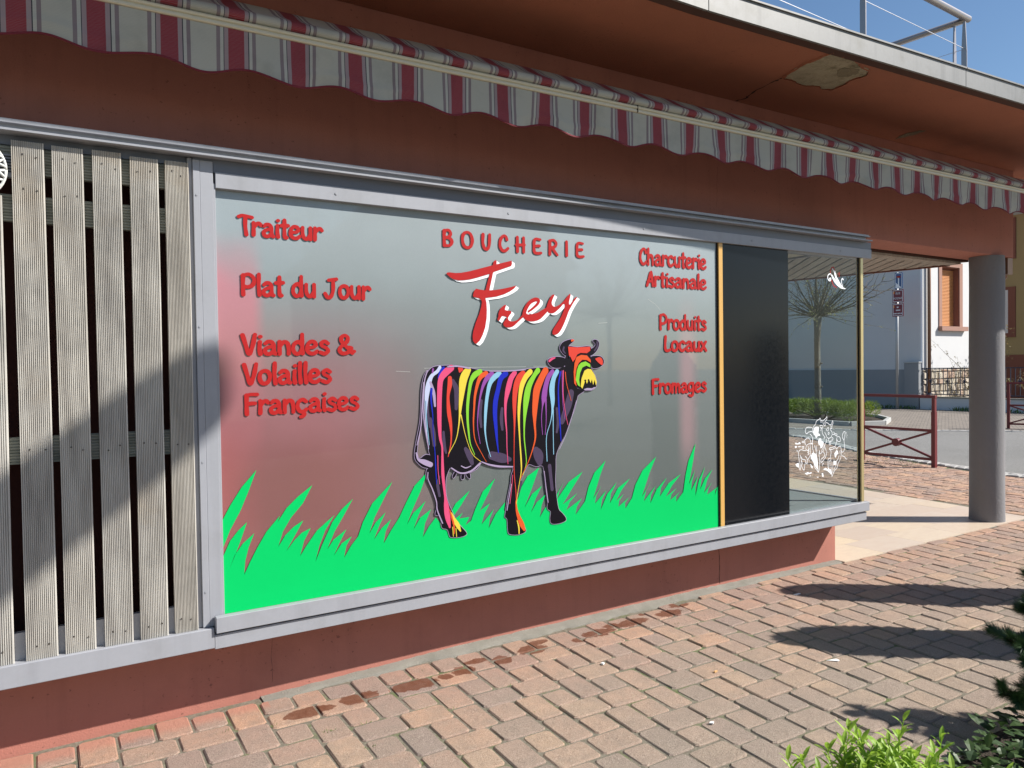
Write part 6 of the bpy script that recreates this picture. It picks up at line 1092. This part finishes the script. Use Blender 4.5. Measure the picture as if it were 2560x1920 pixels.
# ================================================================== VEGETATION
def leaf_mb(q, p, d, up, ln, wd, droop=.2, n=3):
    d = d.normalized(); s_ = d.cross(up); s_ = s_.normalized() if s_.length > 1e-4 else Vector((1,0,0)); base_ = len(q.v); nn_ = s_.cross(d)
    ctr = []; cur = Vector(p); dd = d.copy()
    for i in range(n+1):
        t_ = i/n; ctr.append((cur.copy(), wd*math.sin(math.pi*min(.08+.92*t_, 1))**.8 if i < n else 0.0)); cur += dd*(ln/n); dd = (dd-Vector((0,0,1))*droop/n).normalized()
    for c_, w_ in ctr: q.v += [tuple(c_-s_*w_/2+nn_*w_*.12), tuple(c_), tuple(c_+s_*w_/2+nn_*w_*.12)]
    for i in range(n):
        a = base_+3*i; q.f += [(a,a+1,a+4,a+3),(a+1,a+2,a+5,a+4)]; q.mi += [q.cur]*2
def rv(r, z=None):
    while True:
        v = Vector((r.uniform(-1,1), r.uniform(-1,1), r.uniform(-1,1)))
        if .1 < v.length < 1: return v.normalized()
# pollard tree
def pollard(x, y, zt, rad, lab, seed, nb=34):
    r = random.Random(seed); t = empty('pollard_tree', (x,y,0), label=lab, cat='tree')
    q = MB(); pts = [(x+.012*math.sin(k*1.7), y+.012*math.cos(k*1.3), k*zt/8) for k in range(9)]
    q.tube(pts, [.115,.095,.088,.086,.083,.08,.08,.09,.115], 14)
    for k in range(9): a = r.uniform(0,6.28); z = r.uniform(.4,zt-.2); q.tube([(x+.07*math.cos(a),y+.07*math.sin(a),z),(x+.13*math.cos(a),y+.13*math.sin(a),z+.01)], [.03,.02], 6)
    child(q, 'trunk', M['bark'], t, smooth=True)
    q = MB(); lf = MB(); 
    for k in range(nb):
        a = r.uniform(0,6.283); el = r.uniform(.05,1.35)**1.0; d = Vector((math.cos(a)*math.cos(el), math.sin(a)*math.cos(el), math.sin(el)))
        ln = rad*r.uniform(.7,1.1); p = Vector((x,y,zt-.03)); pts = [p]; dd = d.copy()
        for s_ in range(6): dd = (dd+rv(r)*.12+Vector((0,0,.05))).normalized(); p = p+dd*ln/6; pts.append(p)
        q.tube(pts, [.030,.024,.019,.015,.011,.008,.004], 5)
        for s_ in range(1, 7):
            for w_ in range(r.randint(1,3)):
                b_ = pts[s_]; d2 = (dd+rv(r)*.9).normalized(); l2 = ln*r.uniform(.15,.45); m1 = b_+d2*l2*.5+rv(r)*.04; e_ = b_+d2*l2+rv(r)*.05-Vector((0,0,.03)); q.tube([b_, m1, e_], [.007,.005,.0025], 4)
                for l_ in range(r.randint(0,4)): leaf_mb(lf, b_+(e_-b_)*r.uniform(.3,1), rv(r), Vector((0,0,1)), r.uniform(.03,.06), .025, .3, 2)
    # a few drooping twigs
    for k in range(22):
        a = r.uniform(0,6.283); p = Vector((x,y,zt)); pts = [p]; dd = Vector((math.cos(a),math.sin(a),r.uniform(-.05,.25)))
        ln = rad*r.uniform(.7,1.15)
        for s_ in range(6): dd = (dd+rv(r)*.14-Vector((0,0,.05))).normalized(); p = p+dd*ln/6; pts.append(p)
        q.tube(pts, [.014,.010,.008,.006,.004,.003,.002], 4)
        for s_ in range(2,7):
            for l_ in range(3): leaf_mb(lf, pts[s_]+rv(r)*.05, rv(r), Vector((0,0,1)), .05, .025, .3, 2)
    child(q, 'branches', M['twig'], t); lo = child(lf, 'young_leaves', M['bud'], t); lo['kind'] = 'stuff'
pollard(7.5, -17, 3.6, 3.4, 'big bare tree across the street mirrored at the left of the pane', 23, 40)
pollard(19.8, -20.3, 3.6, 3.2, 'big bare tree across the street mirrored at the right of the pane', 24, 40)
pollard(18.6, 9.57, 2.92, 1.75, 'pollarded street tree with a fan of bare twigs above the clipped shrub', 21, 34)
# clipped low shrub round the tree, with kerb
def blob_shrub(name, cx, cy, rx, ry, h, n, lab, cat, mat, seed, size=.05):
    r = random.Random(seed); t = empty(name, (cx,cy,0), label=lab, cat=cat); q = MB(); lumps = [(r.uniform(-.85,.85), r.uniform(-.85,.85), r.uniform(.16,.3)) for _ in range(46)]
    for _ in range(n):
        lx, ly, lr = r.choice(lumps); v = rv(r); 
        if lx*lx+ly*ly > 1: lx *= .75; ly *= .75
        z = h*.62*(1-.25*(lx*lx+ly*ly))+v.z*lr*h*1.1
        p = Vector((cx+lx*rx+v.x*lr*.9, cy+ly*ry+v.y*lr*.9, max(z, .03))); leaf_mb(q, p, (v+Vector((0,0,.5))+rv(r)*.5), rv(r), size*r.uniform(.7,1.4), size*.55, .1, 1)
    child(q, 'foliage', M[mat], t)
    q = MB()
    for k in range(10): a = r.uniform(0,6.28); q.tube([(cx,cy,0),(cx+rx*.6*math.cos(a),cy+ry*.6*math.sin(a),h*.5)], [.02,.008], 5)
    child(q, 'stems', M['twig'], t)
blob_shrub('clipped_shrub', 18.9, 9.6, .95, 1.75, .66, 16000, 'low clipped yellow green shrub around the street tree', 'shrub', 'shrub', 31, .07)
kb = empty('planter_kerb'); tag(kb, kind='structure')
KP = [(17.6,11.6),(17.55,9.9),(17.5,7.85),(18.4,7.5),(19.6,8.1),(20.45,8.95),(20.6,10.5),(20.2,11.6)]
for a, b_ in zip(KP, KP[1:]):
    d = Vector((b_[0]-a[0], b_[1]-a[1], 0)); n_ = max(1, round(d.length/.9)); nn_ = Vector((-d.y, d.x, 0)).normalized()
    for k in range(n_):
        p = Vector((*a,0))+d*(k/n_)+d.normalized()*.005; e_ = Vector((*a,0))+d*((k+1)/n_)-d.normalized()*.005
        q = MB(); q.prism([(v.x, v.y) for v in (p-nn_*.05, e_-nn_*.05, e_+nn_*.05, p+nn_*.05)], -.02, .12); o = q.build('kerb_stone', M['granite'], kb, bevel=.008)
mb = MB(); mb.add([(x, y, .05) for x, y in KP], [tuple(range(len(KP)))]); o = flat('planting_soil', mb, M['soil'], kb)
# climbing rose and border behind the fence
def twiggy(name, x, y, h, spread, lab, cat, mat, seed, nst=9, lf_n=5, lean=(0,0), ls=.05):
    r = random.Random(seed); t = empty(name, (x,y,0), label=lab, cat=cat); q = MB(); lf = MB()
    for k in range(nst):
        p = Vector((x+r.uniform(-.2,.2), y+r.uniform(-.2,.2), 0)); a = r.uniform(0,6.28); dd = Vector((math.cos(a)*spread+lean[0], math.sin(a)*spread+lean[1], 1)).normalized(); pts = [p]; ln = h*r.uniform(.6,1.15)
        for s_ in range(7): dd = (dd+rv(r)*.16-Vector((0,0,.09))).normalized(); p = p+dd*ln/7; pts.append(p)
        q.tube(pts, [.016,.014,.011,.009,.007,.005,.003,.002], 5)
        for s_ in range(2, 8):
            for w_ in range(lf_n): leaf_mb(lf, pts[s_]+rv(r)*.09, rv(r), Vector((0,0,1)), ls*r.uniform(.7,1.3), ls*.6, .3, 2)
    child(q, 'stems', M['twig'], t); child(lf, 'leaves', M[mat], t)
twiggy('rose_bush', 27.6, 9.6, 3.0, .5, 'sparse climbing rose reaching over the iron fence before the lit wall', 'bush', 'rose', 41, 12, 5, (0,.1), .09)
twiggy('thorny_bush', 26.4, 9.9, 2.0, .35, 'thin dry bush behind the fence left of the rose', 'bush', 'rose', 42, 7, 3, (0,0), .06)
twiggy('rose_bush', 27.5, 7.4, 2.3, .6, 'arching rose behind the fence right of the column', 'bush', 'rose', 43, 11, 8, (0,0), .09)
blob_shrub('garden_shrub', 27.2, 6.6, .8, 1.3, .95, 5000, 'rounded green and reddish garden shrub behind the fence right of the column', 'shrub', 'shrub', 44, .08)
# weeds in the joints and along the far wall
r = random.Random(77); q = MB()
spots = [(1.95,-.10),(2.02,-.135),(1.30,-.53),(1.12,-.51),(.93,-.33),(.72,-.27),(.40,-.30),(2.62,-.60),(3.62,-.22),(3.66,-.24),(1.68,-.62),(3.05,-.75),(3.45,-.62),(1.22,-.74),(1.38,-.98),(2.06,-.55),(4.60,-.36),(4.75,-.42),(5.05,-.50),(1.03,-.17),(2.5,-.98),(3.2,-.5),(3.4,-.36),(1.05,-.86),(3.0,-1.25),(2.0,-.86),(1.75,-.15)]
for (x, y) in spots:
    for k in range(r.randint(5,12)):
        leaf_mb(q, (x+r.uniform(-.03,.03), y+r.uniform(-.006,.006), gz(y)-.004), Vector((r.uniform(-1,1), r.uniform(-1,1), r.uniform(.3,1.2))), Vector((0,0,1)), r.uniform(.010,.024), .0028, .6, 2)
for k in range(160): 
    x, y = r.uniform(11.2,12.2), r.uniform(2.7,3.7); leaf_mb(q, (x, y, 0), Vector((r.uniform(-1,1), r.uniform(-1,1), 1.2)), Vector((0,0,1)), r.uniform(.03,.12)*math.exp(-abs(x-11.6)*2), .006, .6, 2)
for k in range(700):
    y = r.uniform(2.5,13); c_ = math.sin(y*3)*.5+math.sin(y*7.7)*.5
    if c_ > -.1: leaf_mb(q, (25.22-r.uniform(0,.15), y, .01), Vector((r.uniform(-1,1), r.uniform(-1,1), 1.2)), Vector((0,0,1)), r.uniform(.05,.22), .03, .6, 2)
o = flat('weeds', q, M['moss']); tag(o, 'small green weeds in the paving joints and along the kerbs', 'weeds', kind='stuff')

# foreground: willow-leaved plant
r = random.Random(9)
PL = [(2.46,-2.46),(2.52,-2.56),(2.64,-2.54),(2.76,-2.50),(2.40,-2.60),(2.62,-2.66),(2.9,-2.62)]
def leafy(name, px, py, h, lab, seed, nst=10):
    r = random.Random(seed); z0 = gz(py)-.02; t = empty(name, (px,py,z0), label=lab, cat='plant', group=None); q = MB(); lf = MB()
    for k in range(nst):
        x, y = px+r.uniform(-.10,.10), py+r.uniform(-.08,.08); a = r.uniform(0,6.28); dd = Vector((math.cos(a)*.28, math.sin(a)*.28, 1)).normalized(); hh = h*r.uniform(.62,1.05); p = Vector((x,y,z0)); pts = [p]
        for s_ in range(8): dd = (dd+rv(r)*.07).normalized(); p = p+dd*hh/8; pts.append(p)
        q.tube(pts, [.004]*5+[.003,.0025,.002,.0015], 5); ph = r.uniform(0,6)
        for s_ in range(2, 9):
            for m_ in range(3):
                ph += 2.4; up_ = s_/8; d_ = Vector((math.cos(ph), math.sin(ph), .35+1.1*up_**2)); leaf_mb(lf, pts[s_]-dd*hh/8*m_*.33, d_, Vector((0,0,1)), r.uniform(.06,.10)*(1.05-.3*up_), r.uniform(.013,.020), r.uniform(.5,1.2), 4)
    child(q, 'stems', M['leaf'], t); child(lf, 'leaves', M['leaf'], t)
leafy('leafy_plant', 2.42, -2.29, .41, 'tall bright green narrow-leaved plant in the middle of the bottom clump', 50, 34)
leafy('leafy_plant', 2.54, -2.36, .37, 'bright green narrow-leaved plant on the right of the bottom clump', 51, 26)
leafy('leafy_plant', 2.72, -2.54, .31, 'shorter bright green narrow-leaved shoots beside the dark ground leaves', 52, 14)
leafy('leafy_plant', 2.36, -2.20, .33, 'small bright green sprig left of the main leafy clump', 53, 9)
leafy('leafy_plant', 2.95, -2.66, .30, 'single bright shoots rising from the bottom right corner', 54, 5)
# planting bed + dark ground leaves
BED = [(2.0,-2.45),(2.5,-2.35),(2.85,-2.28),(3.2,-2.16),(3.55,-2.12),(4.0,-2.16),(4.6,-2.5),(4.7,-4),(2.6,-4.2),(1.9,-3.2)]
mb = MB(); mb.add([(x, y, gz(y)+.014) for x, y in BED], [tuple(range(len(BED)))]); o = flat('planting_bed', mb, M['soil']); tag(o, kind='structure')
q = MB(); r = random.Random(15); k = 0
while k < 3400:
    x, y = r.uniform(2.0,4.7), r.uniform(-3.6,-2.1)
    if not inside((x, y), BED): continue
    k += 1; z = gz(y)+r.uniform(.02,.15); leaf_mb(q, (x,y,z), Vector((r.uniform(-1,1), r.uniform(-1,1), r.uniform(-.1,.6))), Vector((0,0,1)), r.uniform(.03,.07), r.uniform(.03,.05), .4, 2)
o = flat('ground_cover', q, M['ivy']); tag(o, 'dark green ground leaves in the bottom right planting bed', 'ground cover', kind='stuff')
def pine(name, base, limbs, lab, seed, nl=.055, dens=460):
    r = random.Random(seed); t = empty(name, base, label=lab, cat='tree'); q = MB(); nd = MB()
    for limb in limbs:
        pts = [Vector(p) for p in limb]; q.tube(pts, [.018-.011*i/(len(pts)-1) for i in range(len(pts))], 7)
        tips = [(pts[-2]+(pts[-1]-pts[-2])*.1, pts[-1])]
        for i in range(2, len(pts)):
            for k in range(4):
                b_ = pts[i-1]+(pts[i]-pts[i-1])*r.uniform(.1,1); d = ((pts[i]-pts[i-1]).normalized()*.5+rv(r)*.8).normalized(); d.x = abs(d.x) if r.random() < .6 else d.x; d.z = abs(d.z)*.5+.1; e_ = b_+d*r.uniform(.05,.10); q.tube([b_, e_], [.006,.004], 5); tips.append((b_, e_))
        for a, b_ in tips:
            ax = (b_-a); ln = ax.length; ax.normalize()
            for k in range(dens):
                s_ = r.random()**.7; p = a+ax*ln*s_; v = rv(r); v = (v-ax*v.dot(ax)).normalized(); d = (v+ax*r.uniform(.5,1.1+.8*(s_ > .9))).normalized(); l_ = nl*r.uniform(.7,1.1)
                sd_ = d.cross(v); sd_ = (sd_.normalized() if sd_.length > .01 else Vector((1,0,0)))*.0016; n0 = len(nd.v)
                nd.v += [tuple(p-sd_), tuple(p+sd_), tuple(p+d*l_)]; nd.f.append((n0, n0+1, n0+2)); nd.mi.append(0)
    child(q, 'branches', M['twig'], t); o = child(nd, 'needles', M['needle'], t); o['kind'] = 'stuff'
B = (4.09,-2.40,-.07)
pine('dwarf_pine', B, [
 [B,(3.97,-2.38,.02),(3.80,-2.28,.08),(3.66,-2.21,.12),(3.58,-2.17,.15)],
 [B,(4.02,-2.35,.10),(3.90,-2.25,.22),(3.78,-2.17,.30),(3.72,-2.13,.35)],
 [B,(4.07,-2.36,.2),(3.98,-2.26,.34),(3.88,-2.18,.42),(3.84,-2.15,.46)],
 [B,(4.02,-2.4,.05),(3.88,-2.34,.12),(3.76,-2.28,.17),(3.70,-2.25,.19)],
 [B,(4.04,-2.38,.12),(3.92,-2.3,.18),(3.82,-2.22,.24),(3.76,-2.2,.26)],
 [B,(4.12,-2.36,.3),(4.04,-2.28,.48),(3.96,-2.2,.56),(3.92,-2.17,.6)]], 'dark needled dwarf pine reaching in from the right edge', 61)
# two slim conifers right of the view, whose shadows lie on the paving
def conifer(name, x, y, h, prof, lab, seed, n=11000):
    r = random.Random(seed); z0 = gz(y); t = empty(name, (x,y,z0), label=lab, cat='tree'); q = MB(); q.tube([(x,y,z0-.05),(x,y,z0+h*.96)], [.03,.008], 7); child(q, 'trunk', M['twig'], t)
    q = MB()
    for k in range(n):
        f = r.random(); rad = np.interp(f, [p[0] for p in prof], [p[1] for p in prof]); a = r.uniform(0,6.283); rr_ = rad*math.sqrt(r.uniform(.2,1)); v = Vector((math.cos(a), math.sin(a), r.uniform(0,.8)))
        leaf_mb(q, (x+rr_*math.cos(a), y+rr_*math.sin(a), z0+h*f), v+rv(r)*.4, rv(r), .10, .06, .1, 2)
    child(q, 'crown', M['needle'], t)
conifer('slim_conifer', 6.47, -1.79, 1.95, [(0,.05),(.1,.13),(.35,.13),(.48,.10),(.55,.16),(.62,.18),(.70,.13),(.80,.12),(.93,.10),(1,.02)], 'slim lumpy conifer just outside the right edge, nearer the wall', 71)
conifer('slim_conifer', 5.60, -2.27, 1.85, [(0,.05),(.1,.13),(.4,.15),(.6,.14),(.75,.17),(.88,.16),(.93,.08),(1,.02)], 'slim conifer just outside the right edge, nearer the pine', 72)
caster = empty('shadow_caster', (5.3,-5.25,-.16), label='tall added lamp with a long flat head, outside the view', cat='caster')  # added out of view to cast the slanting shadow on the slats
q = MB(); q.tube([(5.3,-5.25,-.2),(5.3,-5.25,6.05),(5.2,-5.1,6.25)], [.06,.045,.04], 12); child(q, 'pole', M['pole'], caster, smooth=True)
q = MB(); hd = Vector((.427,.905,0)); nn_ = Vector((-.905,.427,0)); cc = Vector((4.99,-3.97,0)); pts = []
for k in range(32):
    a = 2*math.pi*k/32; pts.append(cc+hd*(.46*math.copysign(abs(math.cos(a))**.7, math.cos(a)))+nn_*(.225*math.copysign(abs(math.sin(a))**.7, math.sin(a))))
q.prism([(p.x, p.y) for p in pts], 6.01, 6.15); child(q, 'caster_head', M['caster'], caster)
q = MB(); q.tube([(5.2,-5.1,6.25),(4.82,-4.4,6.10)], .04, 10); child(q, 'arm', M['pole'], caster)
# litter
def scrap(name, x, y, pts, h, mat, lab, cat):
    q = MB(); q.prism([(x+a, y+b_) for a, b_ in pts], gz(y)+.004, gz(y)+.004+h); o = q.build(name, M[mat]); o.rotation_euler = (0,0,0); tag(o, lab, cat); return o
scrap('paper_scrap', 3.72, -1.23, [(-.03,.012),(.035,-.004),(.03,-.028),(.012,-.03)], .002, 'paper', 'torn white paper scrap on the sunlit pavers below the lower shadow', 'litter')
scrap('paper_scrap', 4.52, -.40, [(-.03,.006),(.03,.010),(.034,-.006),(-.02,-.012)], .003, 'paper', 'white paper scrap at the tip of the upper shadow', 'litter')
scrap('cigarette_butt', 3.06, -1.0, [(-.012,.004),(.012,.008),(.014,.001),(-.010,-.003)], .007, 'butt', 'tan cigarette butt on a paver joint', 'litter')
scrap('dry_leaf', 2.62, -1.38, [(-.012,.006),(.004,.010),(.014,.0),(0,-.008)], .006, 'paper', 'small pale dry leaf on the pavers near the bottom', 'litter')
scrap('paper_scrap', 2.62, -.62+.02, [(-.01,.005),(.008,.008),(.01,-.004),(-.004,-.008)], .008, 'paper', 'tiny crumpled white scrap among the pavers mid picture', 'litter')
